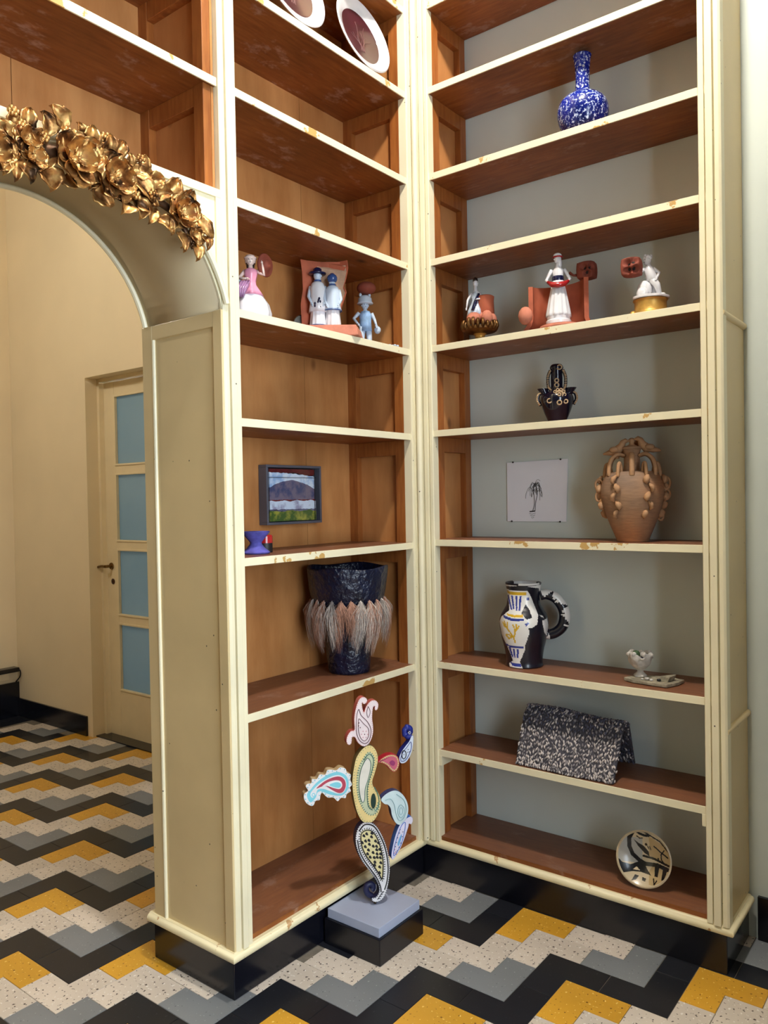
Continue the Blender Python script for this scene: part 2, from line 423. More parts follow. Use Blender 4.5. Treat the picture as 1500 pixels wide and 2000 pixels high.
# ------------------------------------------------------------------ lamps (hang above the picture)
def globe(name, pos, watts, col, label, r=.13):
    t = thing(name, (pos[0], pos[1], ZC), label, 'lamp')
    b = MB(); b.ball(pos, r, 24)
    gm, N, Lk, P = newmat('lamp_glass'); e = watts
    P.inputs['Base Color'].default_value = (1, 1, 1, 1); P.inputs['Emission Color'].default_value = (*col, 1)
    P.inputs['Emission Strength'].default_value = watts / (4 * PI * PI * r * r)
    b.build('lamp_globe', gm, t, smooth='all')
    c = MB(); c.tube([(pos[0], pos[1], pos[2] + r * .96), (pos[0], pos[1], ZC - .02)], .006, 8); c.lathe([(.05, -.02), (.05, 0), (0, 0)], (pos[0], pos[1], ZC), 20)
    c.lathe([(.03, r * .9), (.03, r * 1.12), (.008, r * 1.2)], pos, 16)
    c.build('lamp_rod', M['brass'], t, smooth=True)
globe('pendant_lamp', LAMP_POS, LAMP_W, (1.0, .93, .83), 'round white glass lamp hanging above the shelf corner', .09)
globe('pendant_lamp', ROOM2_ADDED_LAMP, ROOM2_W, (1.0, .93, .82), 'unseen round lamp added to light the room beyond the arch')
# ------------------------------------------------------------------ bookcases
TH = .022
def post_profile(lo, hi, flip, front):
    """moulded face of a post as a list of (u, w): u along the front, w outwards"""
    L_ = hi - lo
    pr = [(0, -.03), (0, front + .004), (.10, front + .009), (.28, front + .009), (.295, front - .004), (.335, front - .004), (.35, front + .013), (.66, front + .013), (.675, front - .004), (.715, front - .004), (.73, front + .008), (.97, front + .008), (1, front + .004), (1, -.03)]
    if flip: pr = [(1 - u, w) for u, w in reversed(pr)]
    return [(lo + u * L_, w) for u, w in pr]
def post(name, along, lo, hi, z0, z1, parent, flip=False, front=0, mat='cream'):
    pr = post_profile(lo, hi, flip, front); b = MB()
    if along == 'y':      # face looks to +x
        b.prism([(w, u) for u, w in pr], (0, 0, z1), (1, 0, 0), (0, 1, 0), z1 - z0)
    else:                 # face looks to -y
        b.prism([(u, -w) for u, w in pr], (0, 0, z1), (1, 0, 0), (0, 1, 0), z1 - z0)
    return b.build(name, M[mat], parent, bevel=.0012)

ZT = 3.62
YL0, YL1 = -.897, -.049         # clear width of the left unit
lb = thing('bookcase', (-.17, -.47, 0), 'cream-fronted wooden bookcase between the arch and the corner, with brown panelled back', 'bookcase')
post('front_post', 'y', -.960, YL0, .148, ZT, lb)
post('front_post', 'y', YL1, -.001, .148, ZT, lb, flip=True)
XB = -.305                      # face of the back boards
for (y0, y1) in ((YL0 - .03, -.662), (-.660, -.30), (-.298, -.02)):
    bx('back_panel', XB - .012, XB, y0, y1, .15, ZT, M['ply_y'], lb)
def shelf(parent, x0, x1, y0, y1, z, mat, edge, sag=0):
    s = bx('shelf', x0, x1, y0, y1, z - TH, z, M[mat], parent)
    if edge == 'y': bx('edging', x1, x1 + .005, y0, y1, z - TH - .0015, z + .0008, M['edging'], s, bevel=.001)
    else: bx('edging', x0, x1, y0 - .005, y0, z - TH - .0015, z + .0008, M['edging'], s, bevel=.001)
    return s
for k in 'ZABCDEFG': shelf(lb, XB, -.004, YL0 - .02, YL1 + .03, ZL[k], 'wood_y', 'y')
bx('bottom_board', XB, -.006, YL0 - .02, YL1 + .03, .135, .165, M['wood_y'], lb)
def end_frame(parent, plane, sgn, axis, a0, a1, zlist, zlow, top):
    """panelled end: stiles at both edges, a rail under each shelf, boards set back. axis 'y': plane is y=const and depth runs along x (a0 front, a1 rear)"""
    dep = .026
    def slab(nm, p0, p1, u0, u1, z0, z1, mat):
        u0, u1 = min(u0, u1), max(u0, u1); p0, p1 = min(p0, p1), max(p0, p1)
        if axis == 'y': return bx(nm, u0, u1, p0, p1, z0, z1, M[mat], parent, bevel=.0015)
        return bx(nm, p0, p1, u0, u1, z0, z1, M[mat], parent, bevel=.0015)
    d = 1 if a1 > a0 else -1; sw = .042
    slab('stile', plane, plane + sgn * .03, a0, a0 + d * sw, zlow, top, 'wood_z')
    slab('stile', plane, plane + sgn * .03, a1 - d * sw, a1, zlow, top, 'wood_z')
    slab('side_panel', plane + sgn * dep, plane + sgn * (dep + .012), a0, a1, zlow, top, 'ply_y')
    for z in zlist:
        slab('rail', plane + sgn * .001, plane + sgn * .029, a0 + d * sw, a1 - d * sw, z - TH - .055, z - TH, 'wood_z')
end_frame(lb, YL1, 1, 'y', -.03, XB, [ZL[k] for k in 'ZABCDEFG'], .165, ZT)
end_frame(lb, YL0 - .002, -1, 'y', -.032, XB, [], .165, ZT)
# plinth and the rounded moulding above it
bx('plinth', -.385, -.008, -.960, .25, 0, .127, M['plinth'], lb, bevel=.003)
def moulding(name, pts, parent, out=.016, z0=.124, z1=.150):
    """quarter-round moulding along a polyline (outer face line), outward is to the right of travel"""
    pr = [(0, z0), (out * .75, z0), (out, z0 + .006), (out, z0 + .013), (out * .72, z1 - .006), (out * .4, z1 - .004), (.004, z1), (-.03, z1), (-.03, z0)]
    P_ = [Vector((*p, 0)) for p in pts]; b = MB(); rings = []
    for i, p in enumerate(P_):
        ds = []
        if i > 0: ds.append((P_[i] - P_[i - 1]).normalized())
        if i < len(P_) - 1: ds.append((P_[i + 1] - P_[i]).normalized())
        ns = [Vector((d.y, -d.x, 0)) for d in ds]
        nn = ns[0] if len(ns) == 1 else (ns[0] + ns[1]) / (1 + ns[0].dot(ns[1]))
        rings.append([p + nn * u + Vector((0, 0, z)) for u, z in pr])
    k = len(pr); v = [q for r in rings for q in r]; f = []
    for i in range(len(rings) - 1):
        for j in range(k): f.append((i * k + j, i * k + (j + 1) % k, (i + 1) * k + (j + 1) % k, (i + 1) * k + j))
    f += [tuple(range(k - 1, -1, -1)), tuple((len(rings) - 1) * k + j for j in range(k))]
    b.add(v, [tuple(reversed(q)) for q in f]); return b.build(name, M['trim'], parent, smooth=True)
moulding('base_moulding', [(-.392, -.966), (.002, -.966), (.002, -.013)], lb)

XR0, XR1 = .0735, 1.046
rb = thing('bookcase', (.58, .13, 0), 'cream-fronted bookcase to the side of the corner, open to the pale grey wall behind', 'bookcase')
post('front_post', 'x', .0165, XR0, .148, ZT, rb)
post('front_post', 'x', XR1, 1.112, .148, ZT, rb, flip=True)
bd = MB(); bd.tube([(.0265, -.0275, .152), (.0265, -.0275, ZT)], .0115, 12); bd.build('corner_bead', M['cream'], rb, smooth=True)
YB = YW - .004
for k in 'ZABCDEFG': shelf(rb, XR0 - .03, XR1 + .03, .004, YB, ZR[k], 'wood_x', 'x')
# the shelf above the plate hangs a little lower at its free end
hs = shelf(rb, XR0 - .004, XR1 + .004, .004, YB, ZR['H'], 'wood_x', 'x')
for x0, x1 in ((XR0 - .002, XR0 + .012), (XR1 - .012, XR1 + .002)): bx('shelf_cleat', x0, x1, -.002, .20, ZR['H'] - .06, ZR['H'] - TH - .001, M['edging'], rb, bevel=.001)
bx('bottom_board', XR0 - .03, XR1 + .03, .006, YB, .135, .165, M['wood_x'], rb)
end_frame(rb, XR0, -1, 'x', .03, YB, [ZR[k] for k in 'ZABCDEFG'], .165, ZT)
end_frame(rb, XR1, 1, 'x', .03, YB, [], .165, ZT)
bx('outer_side', XR1 + .040, 1.104, .02, YB, .15, ZT, M['jamb'], rb)
for z in (1.985, .735):
    b = MB(); b.tube([(1.104, -.002, z), (1.104, YB, z)], .011, 12); b.build('side_bead', M['jamb'], rb, smooth=True)
bx('plinth', -.0075, 1.102, -.0, YB, 0, .127, M['plinth'], rb, bevel=.003)
moulding('base_moulding', [(.004, .004), (1.108, .004), (1.108, YB - .02)], rb)

# ------------------------------------------------------------------ archway with shelves above
YJ = -.962; YC = -1.362; RA = .415; ZA0 = 1.90; Y2 = -1.762
aw = thing('archway', (-.18, YC, 0), 'cream painted archway into the next room with brown shelves above it', 'archway')
a0 = math.asin(.10 / RA); NA = 40
arc = [(YC + RA * math.cos(a0 + (PI - 2 * a0) * i / NA), ZA0 + RA * math.sin(a0 + (PI - 2 * a0) * i / NA)) for i in range(NA + 1)]
zsp = arc[0][1]
# soffit
b = MB(); v = []; f = []
for (y, z) in arc:
    ny, nz = (y - YC) / RA, (z - ZA0) / RA
    xf = -.004
    v += [(xf, y, z), (XA + .0125, y, z), (xf, y + ny * .012, z + nz * .012), (XA + .0125, y + ny * .012, z + nz * .012)]
for i in range(NA):
    a = i * 4; f += [(a, a + 4, a + 5, a + 1), (a + 2, a + 3, a + 7, a + 6), (a, a + 2, a + 6, a + 4), (a + 1, a + 5, a + 7, a + 3)]
b.add(v, f); b.build('soffit', M['soffit'], aw, smooth='all')
for ys, s, jp in ((arc[0][0], 1, lb), (arc[-1][0], -1, aw)):
    bx('jamb_panel', XA + .012, -.012, ys, ys + s * .012, 0.128, zsp - .001, M['jamb'], jp)
    for x0, x1 in ((XA, XA + .05), (-.034, .004)): bx('jamb_stile', x0, x1, ys - s * .007, ys + s * .010, .148, zsp - .001, M['jamb'], jp, bevel=.002)
    bx('jamb_rail', XA + .05, -.034, ys - s * .0065, ys + s * .010, zsp - .045, zsp - .0012, M['jamb'], jp, bevel=.002)
    bd = MB(); bd.tube([(XA + .054, ys - s * .003, .15), (XA + .054, ys - s * .003, zsp - .045)], .006, 8); bd.build('jamb_bead', M['cream'], jp, smooth=True)
def arch_board(x0, x1, ytop, name, mat, zt=2.335, ya=-.9615, yb=Y2 + .01 - .02):
    """board with the arch cut out"""
    b = MB(); top = [(y, zt) for y, z in arc]
    v = []; f = []; n = len(arc)
    for xx in (x0, x1):
        for i, (y, z) in enumerate(arc): v += [(xx, min(y, -.9617), z), (xx, min(max(y, yb), ya) if 0 < i < n - 1 else (ya if i == 0 else yb), zt)]
    for i in range(n - 1):
        a = 2 * i; f.append((a, a + 1, a + 3, a + 2)); c = 2 * n + 2 * i; f.append((c, c + 2, c + 3, c + 1)); f.append((a, a + 2, c + 2, c)); f.append((a + 1, c + 1, c + 3, a + 3))
    # the side strips below
    b.add(v, f)
    return b.build(name, M[mat], aw)
arch_board(-.006, .002, 0, 'spandrel', 'cream')
arch_board(XA, XA + .012, 0, 'rear_spandrel', 'jamb')
for xx, mat in ((.004, 'cream'), (XA + .016, 'cream')):
    b = MB(); b.tube([(xx + .008, YC + (RA + .012) * math.cos(t_), ZA0 + (RA + .012) * math.sin(t_)) for t_ in [a0 + .03 + (PI - 2 * a0 - .06) * i / 60 for i in range(61)]] if xx > 0 else [(xx, YC + (RA - .004) * math.cos(t_), ZA0 + (RA - .004) * math.sin(t_)) for t_ in [a0 + (PI - 2 * a0) * i / 60 for i in range(61)]], .009, 8, upv=(1, 0, 0)); b.build('arch_bead', M[mat], aw, smooth=True)
bx('spandrel_rail', 0, .009, Y2 - .02, -.9612, 2.312, 2.336, M['cream'], aw, bevel=.001)
bx('spandrel_stile', 0, .009, -.980, -.9612, zsp + .08, 2.312, M['cream'], aw, bevel=.001)
YU0, YU1 = Y2 - .02, -.9615
for k in 'ZAB': shelf(aw, XB, -.004, YU0 - .02, YU1 - .0005, ZL[k], 'wood_y', 'y')
TH = .008; shelf(aw, XB, -.008, YU0 - .02, YU1 - .0005, ZL['C'], 'wood_y', 'y'); TH = .022
for (y0, y1) in ((YU0 - .03, -1.40), (-1.398, YU1)): bx('back_panel', XB - .012, XB, y0, y1, 2.329, ZT, M['ply_y'], aw)
end_frame(aw, -1.0005, 1, 'y', -.012, XB, [ZL[k] for k in 'ZAB'], 2.335, ZT)
bx('rear_facing', XA, XB - .014, YU0, YU1 - .001, 2.336, ZT, M['wall_warm'], aw)
bx('rear_facing', XA, XB - .014, -.935, .26, .13, ZT, M['wall_warm'], lb)
post('front_post', 'y', Y2 - .13, Y2 - .02, .148, ZT, aw)
bx('plinth', -.385, -.008, Y2 - .13, Y2 - .005, 0, .127, M['plinth'], aw, bevel=.003)
moulding('base_moulding', [(.002, Y2 - .13), (.002, Y2 + .001), (-.392, Y2 + .001)], aw)
# ------------------------------------------------------------------ helpers for the objects
def mmpx(p): return (Vector(p) - CAM).dot(FWD) / FPX
def prof_px(cx, axis, val, rows, zbase=None):
    """silhouette rows (y pixel, half width in pixels) -> lathe profile (r, z)"""
    pr = []
    for (py, hw) in rows:
        p = at(cx, py, axis, val); pr.append((max(hw, 0) * mmpx(p), p.z))
    if zbase is not None:
        pr.sort(key=lambda q: q[1]); d = zbase - pr[0][1]
        zt = pr[-1][1]; pr = [(r, zbase + (z - pr[0][1]) * (zt - zbase) / (zt - pr[0][1])) for r, z in pr]
    return pr
def smooth_prof(pr, n=4):
    out = []
    for i in range(len(pr) - 1):
        p0 = pr[max(i - 1, 0)]; p1 = pr[i]; p2 = pr[i + 1]; p3 = pr[min(i + 2, len(pr) - 1)]
        for k in range(n):
            t = k / n
            out.append(tuple(.5 * (2 * p1[c] + (p2[c] - p0[c]) * t + (2 * p0[c] - 5 * p1[c] + 4 * p2[c] - p3[c]) * t * t + (3 * p1[c] - p0[c] - 3 * p2[c] + p3[c]) * t ** 3) for c in (0, 1)))
    out.append(pr[-1]); return [(max(r, 0), z) for r, z in out]
def catmull(pts, n=4, closed=True):
    k = len(pts); out = []
    rng = range(k) if closed else range(k - 1)
    for i in rng:
        g = (lambda j: Vector(pts[j % k])) if closed else (lambda j: Vector(pts[min(max(j, 0), k - 1)]))
        p0, p1, p2, p3 = g(i - 1), g(i), g(i + 1), g(i + 2)
        for q in range(n):
            t = q / n
            out.append(.5 * (2 * p1 + (p2 - p0) * t + (2 * p0 - 5 * p1 + 4 * p2 - p3) * t * t + (3 * p1 - p0 - 3 * p2 + p3) * t ** 3))
    if not closed: out.append(Vector(pts[-1]))
    return out
def area2(poly):
    return sum(poly[i][0] * poly[(i + 1) % len(poly)][1] - poly[(i + 1) % len(poly)][0] * poly[i][1] for i in range(len(poly))) / 2
def inset(poly, d):
    """offset a smooth closed outline inwards"""
    s = 1 if area2(poly) > 0 else -1; n = len(poly); out = []
    for i in range(n):
        t = Vector(poly[(i + 1) % n]) - Vector(poly[i - 1])
        if t.length < 1e-9: out.append(Vector(poly[i])); continue
        t.normalize(); out.append(Vector(poly[i]) + Vector((-t.y, t.x)) * d * s)
    return out
def inpoly(p, poly):
    c = False; n = len(poly); x, y = p
    for i in range(n):
        x1, y1 = poly[i][0], poly[i][1]; x2, y2 = poly[i - 1][0], poly[i - 1][1]
        if (y1 > y) != (y2 > y) and x < (x2 - x1) * (y - y1) / (y2 - y1) + x1: c = not c
    return c
def segdist(p, a, b):
    p = Vector(p); a = Vector(a); b = Vector(b); ab = b - a
    t = max(0, min(1, (p - a).dot(ab) / max(ab.length_squared, 1e-12))); return (p - a - ab * t).length
class Plane2:
    """a real plane in the room: origin p0, horizontal axis u, upward axis v, normal n"""
    def __init__(s, p0, n):
        s.p0 = Vector(p0); s.n = Vector(n).normalized(); s.u = Vector((0, 0, 1)).cross(s.n).normalized(); s.v = s.n.cross(s.u)
    def px(s, x, y):
        d = FWD + RGT * ((x - 750) / FPX) - UPV * ((y - 1000) / FPX)
        t = (s.p0 - CAM).dot(s.n) / d.dot(s.n); q = CAM + d * t - s.p0; return Vector((q.dot(s.u), q.dot(s.v)))
    def w(s, q, off=0): return s.p0 + s.u * q[0] + s.v * q[1] + s.n * off
    def prism(s, mb, poly, off, depth, mi=0):
        return mb.prism([(q[0], q[1]) for q in poly], s.p0 + s.n * off, s.u, s.v, depth, mi)
def ceramic(name, col, rough=.18, var=.08, **k): return plain(name, col, rough, var=var, coat=.3, **k)
M['white_cer'] = ceramic('white_porcelain', srgb(232, 232, 236))
M['cool_cer'] = ceramic('bluish_porcelain', srgb(196, 210, 226))
M['blue_cer'] = ceramic('blue_glaze', srgb(52, 82, 140), var=.3)
M['navy_cer'] = ceramic('navy_glaze', srgb(24, 28, 66), var=.3)
M['pink_cer'] = ceramic('pink_glaze', srgb(226, 150, 176), var=.12)
M['red_cer'] = ceramic('red_glaze', srgb(170, 34, 36))
M['skin_cer'] = ceramic('flesh_glaze', srgb(238, 212, 200))
M['hair'] = ceramic('dark_hair_glaze', srgb(40, 28, 26))
M['terra'] = plain('terracotta', srgb(178, 92, 62), .75, var=.22, vscale=14, bmp=.3, bscale=60)
M['terra_pink'] = plain('terracotta_dusty', srgb(196, 122, 98), .8, var=.25, vscale=22, bmp=.3, bscale=60)
M['terra_dark'] = plain('terracotta_dark', srgb(128, 58, 40), .75, var=.25, vscale=16, bmp=.3, bscale=60)
M['ink'] = plain('black_ink', srgb(20, 20, 24), .5, var=.1)
M['gold_pale'] = plain('gilded_base', srgb(206, 164, 84), .4, .55, var=.25, vscale=30, bmp=.5, bscale=50)

def loft(mb, secs, n=14, mi=0):
    """secs: (centre, rx, ry) ellipses in the horizontal plane, bottom to top"""
    v = []; f = []
    for (c, rx, ry) in secs:
        for i in range(n):
            a = 2 * PI * i / n; v.append(Vector(c) + Vector((rx * math.cos(a), ry * math.sin(a), 0)))
    for j in range(len(secs) - 1):
        for i in range(n): f.append((j * n + i, j * n + (i + 1) % n, (j + 1) * n + (i + 1) % n, (j + 1) * n + i))
    f += [tuple(range(n - 1, -1, -1)), tuple((len(secs) - 1) * n + i for i in range(n))]
    return mb.add(v, f, mi)
def pleat(mb, c, prof, folds, amp, n=48, mi=0, sx=1, sy=1):
    """skirt with folds"""
    zt = prof[-1][1]; zb = prof[0][1]
    def warp(p, a):
        k = 1 + amp * math.sin(folds * a) * max(0, min(1, (zt - p.z) / max(zt - zb, 1e-6)))
        return Vector((p.x * k, p.y * k, p.z))
    return mb.lathe(prof, c, n, mi, sx, sy, True, warp)
def head(mb, c, r, face, mi_skin=0):
    """small head with nose, brows, ears and chin; face = direction looked at"""
    c = Vector(c); fd = Vector(face); fd.z = 0; fd.normalize(); sd = Vector((-fd.y, fd.x, 0))
    mb.ball(c, (r * .86, r * .86, r * 1.12), 14, mi_skin)
    mb.ball(c + fd * r * .34 + Vector((0, 0, -r * .55)), (r * .5, r * .5, r * .45), 10, mi_skin)
    mb.ball(c + fd * r * .88 + Vector((0, 0, -r * .12)), (r * .14, r * .14, r * .2), 6, mi_skin)
    for s in (-1, 1):
        mb.ball(c + sd * s * r * .84 + Vector((0, 0, -r * .1)), (r * .14, r * .14, r * .24), 6, mi_skin)
def eyes(mb, c, r, face, mi=0):
    c = Vector(c); fd = Vector(face); fd.z = 0; fd.normalize(); sd = Vector((-fd.y, fd.x, 0))
    for s in (-1, 1): mb.ball(c + fd * r * .76 + sd * s * r * .32 + Vector((0, 0, r * .08)), r * .1, 6, mi)
    mb.ball(c + fd * r * .80 + Vector((0, 0, -r * .5)), (r * .16, r * .16, r * .07), 6, mi)
def arm(mb, a, e, h, r, mi=0):
    """shoulder, elbow, hand; tapered, with a small five-fingered hand"""
    a, e, h = Vector(a), Vector(e), Vector(h)
    mb.tube([a, a.lerp(e, .5), e, e.lerp(h, .5), h], [r, r * .92, r * .8, r * .68, r * .5], 8, mi)
    d = (h - e).normalized(); s = d.cross(Vector((0, 0, 1)))
    if s.length < .1: s = Vector((1, 0, 0))
    s.normalize(); mb.ball(h + d * r * .5, (r * .62, r * .62, r * .7), 8, mi)
    for k in range(4):
        b = h + d * r * .9 + s * r * (.36 - .24 * k); mb.tube([b, b + d * r * (.7 - .12 * abs(k - 1)), b + d * r * (1.0 - .15 * abs(k - 1)) - Vector((0, 0, r * .3))], r * .16, 5, mi)
    b = h + d * r * .4 + s * r * .5; mb.tube([b, b + s * r * .35 + d * r * .4], r * .17, 5, mi)
# ------------------------------------------------------------------ gilded garland over the arch
gm, N, Lk, P = newmat('gold_leaf')
t = tex(N, Lk, 'Noise', 26, 4); r_ = ramp(N, Lk, t.outputs['Fac'], [(.34, srgb(70, 48, 30)), (.44, srgb(150, 102, 56)), (.58, srgb(218, 174, 108)), (.72, srgb(200, 138, 92))])
Lk.new(r_.outputs[0], P.inputs['Base Color']); P.inputs['Metallic'].default_value = .8; P.inputs['Roughness'].default_value = .40
t2 = tex(N, Lk, 'Noise', 70, 3); bump(N, Lk, P, t2.outputs['Fac'], .35, .003); M['gold'] = gm
gd = plain('gold_dark_patina', srgb(70, 46, 26), .45, .6, var=.3, vscale=40); M['gold_dark'] = gd  # dark brown gold of the vine under the leaves
GP = lambda cx, cy, off: at(cx * .29333, 180 + cy * .29333, 0, off)
gar = thing('garland', GP(640, 560, .012), 'gilded carved garland of flowers and leaves over the arch', 'carving')
def leaf_mesh(mb, b, t_, wid, curl, mi=0, bend=.25, lift=.02):
    """cupped leaf from base b to tip t_, on a plane facing +x, with a midrib crease and a curled tip"""
    b, t_ = Vector(b), Vector(t_); ax = t_ - b; Ln = ax.length; ax.normalize()
    nx = Vector((1, 0, 0)); sd = ax.cross(nx).normalized(); nx = sd.cross(ax).normalized()
    nu, nv = 9, 7; top = []; bot = []
    for i in range(nu):
        u = i / (nu - 1); wv = wid * (math.sin(PI * min(1, u ** .75 * .97 + .03)) ** .8 + .06) * (1 + .10 * math.sin(u * 17 + curl * 40))
        for j in range(nv):
            w = -1 + 2 * j / (nv - 1)
            h = lift * math.sin(PI * u * .9) + curl * Ln * (u ** 2) + abs(w) ** 1.4 * wid * .55 - (.12 * wid if abs(w) < .1 else 0) + .05 * wid * math.sin(9 * u + 3 * w)
            p = b + ax * (Ln * u) + sd * (wv * w + bend * Ln * .25 * math.sin(PI * u)) + nx * h
            top.append(p); bot.append(p - nx * .004)
    n = len(top); f = []
    for i in range(nu - 1):
        for j in range(nv - 1):
            a = i * nv + j; f.append((a, a + 1, a + nv + 1, a + nv)); f.append((n + a, n + a + nv, n + a + nv + 1, n + a + 1))
    for i in range(nu - 1):
        a = i * nv; f.append((a, a + nv, n + a + nv, n + a)); a += nv - 1; f.append((a, n + a, n + a + nv, a + nv))
    for j in range(nv - 1):
        f.append((j, n + j, n + j + 1, j + 1)); a = (nu - 1) * nv + j; f.append((a, a + 1, n + a + 1, n + a))
    mb.add(top + bot, [tuple(reversed(q)) for q in f], mi)
LEAVES = [  # base, tip (in the traced frame), width
 ((70, 250), (72, 100), 34), ((160, 270), (182, 105), 38), ((310, 300), (268, 128), 46), ((430, 250), (325, 88), 46), ((520, 300), (498, 200), 26), ((550, 360), (605, 222), 42),
 ((620, 420), (625, 300), 34), ((690, 420), (700, 280), 36), ((740, 430), (805, 335), 36), ((860, 500), (858, 405), 24), ((930, 540), (950, 418), 30), ((985, 620), (1075, 578), 42),
 ((1070, 690), (1165, 588), 46), ((1190, 760), (1262, 660), 44), ((30, 440), (8, 565), 38), ((90, 420), (98, 600), 40), ((130, 470), (205, 615), 38), ((275, 490), (332, 672), 64),
 ((420, 560), (500, 655), 50), ((610, 650), (740, 770), 60), ((820, 730), (790, 825), 52), ((940, 740), (930, 850), 40), ((1020, 770), (985, 882), 34), ((1030, 830), (1130, 962), 40),
 ((1180, 930), (1218, 1072), 32), ((1270, 1000), (1300, 1132), 40), ((1340, 960), (1370, 1062), 28), ((1300, 830), (1398, 985), 46), ((860, 545), (1010, 745), 50), ((900, 640), (1035, 770), 42),
 ((870, 520), (1005, 560), 40), ((1010, 700), (1140, 690), 36), ((1130, 840), (1110, 930), 30), ((60, 320), (-20, 180), 40), ((0, 330), (60, 220), 36), ((240, 330), (170, 250), 34),
 ((330, 380), (300, 520), 44), ((600, 580), (590, 650), 40), ((880, 720), (1000, 800), 34), ((1240, 930), (1310, 1040), 34), ((-40, 380), (-60, 540), 44), ((-60, 300), (-120, 170), 44), ((-120, 330), (-180, 470), 46), ((-160, 280), (-240, 180), 46)]
random.seed(3)
for (b0, t0, wd) in LEAVES:
    o1 = random.uniform(.022, .034); mb = MB()
    leaf_mesh(mb, GP(*b0, o1), GP(*t0, o1 + .006), wd * .29333 * .00172, random.uniform(-.06, .12), bend=random.uniform(-.5, .5), lift=random.uniform(.008, .022))
    mb.build('leaf', M['gold'], gar, smooth='all')
def petal(mb, c, ang, r, open_, wid, tw=0):
    """cupped petal of a flower facing +x around centre c"""
    rad = Vector((0, math.cos(ang), math.sin(ang))); sd = Vector((0, -math.sin(ang), math.cos(ang))); nx = Vector((1, 0, 0))
    nu, nv = 7, 7; top = []; bot = []
    for i in range(nu):
        u = i / (nu - 1); w0 = wid * math.sin(PI * (.12 + .72 * u)) ** .7 * (1 if u < .95 else .8)
        for j in range(nv):
            w = -1 + 2 * j / (nv - 1)
            h = open_ * r * u ** 1.6 + abs(w) ** 2 * wid * .5 * (1 - .3 * u) + .04 * r * math.sin(6 * w + ang * 3) * u
            q = c + rad * (r * (.08 + .92 * u) * (1 - .12 * w * w * u)) + sd * (w0 * w) + nx * h
            top.append(q); bot.append(q - nx * .0035 - rad * .001)
    n = len(top); f = []
    for i in range(nu - 1):
        for j in range(nv - 1):
            a = i * nv + j; f.append((a, a + nv, a + nv + 1, a + 1)); f.append((n + a, n + a + 1, n + a + nv + 1, n + a + nv))
    for i in range(nu - 1):
        a = i * nv; f.append((a, n + a, n + a + nv, a + nv)); a += nv - 1; f.append((a, a + nv, n + a + nv, n + a))
    for j in range(nv - 1):
        a = (nu - 1) * nv + j; f.append((a, n + a, n + a + 1, a + 1))
    mb.add(top + bot, f)
for (cx, cy, rp, n_) in ((485, 455, 150, 6), (735, 575, 145, 6), (1190, 805, 115, 6), (205, 440, 82, 5), (165, 320, 85, 5), (-70, 400, 120, 6), (1290, 960, 60, 4), (-190, 330, 110, 5)):
    c = GP(cx, cy, .038); r = rp * .29333 * .00152
    bud = MB(); bud.ball(c + Vector((.004, 0, 0)), (r * .2, r * .17, r * .17), 10)
    for k in range(9):
        a = k * 2.4; bud.ball(c + Vector((.010, math.cos(a) * r * .1, math.sin(a) * r * .1)), r * .07, 6)
    fl_ = bud.build('flower', M['gold'], gar, smooth='all')
    a1 = random.uniform(0, 2)
    for k in range(n_):
        mb = MB(); petal(mb, c + Vector((random.uniform(-.004, .004), 0, 0)), a1 + k * 2 * PI / n_, r * random.uniform(.9, 1.08), random.uniform(.25, .5), r * .56)
        mb.build('petal', M['gold'], fl_, smooth='all')
    for k in range(n_ - 2):
        mb = MB(); petal(mb, c + Vector((.008, 0, 0)), a1 + .5 + k * 2 * PI / (n_ - 2), r * .62, .95, r * .42)
        mb.build('petal', M['gold'], fl_, smooth='all')
for (cx, cy) in ((140, 225), (285, 305), (30, 345), (445, 270), (690, 305), (930, 450), (768, 432), (905, 690), (1015, 682), (1262, 1000), (80, 130), (-100, 250)):
    mb = MB(); c = GP(cx, cy, .045)
    for k in range(6):
        a = k * 1.05; mb.ball(c + Vector((random.uniform(0, .008), math.cos(a) * .0085, math.sin(a) * .0085)) * 1, .0055, 8)
    mb.ball(c + Vector((.006, 0, 0)), .006, 8); mb.tube([c, c + Vector((-.026, random.uniform(-.012, .012), -.012))], .0022, 6)
    mb.build('berry_cluster', M['gold'], gar, smooth='all')
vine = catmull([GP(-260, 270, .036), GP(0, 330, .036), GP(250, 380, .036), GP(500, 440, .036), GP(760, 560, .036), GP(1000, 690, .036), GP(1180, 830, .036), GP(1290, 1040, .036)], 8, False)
mb = MB(); k = len(vine); mb.tube(vine, [.022 - .014 * i / k for i in range(k)], 10, flat=.7, upv=(1, 0, 0)); mb.build('vine', M['gold_dark'], gar, smooth='all')

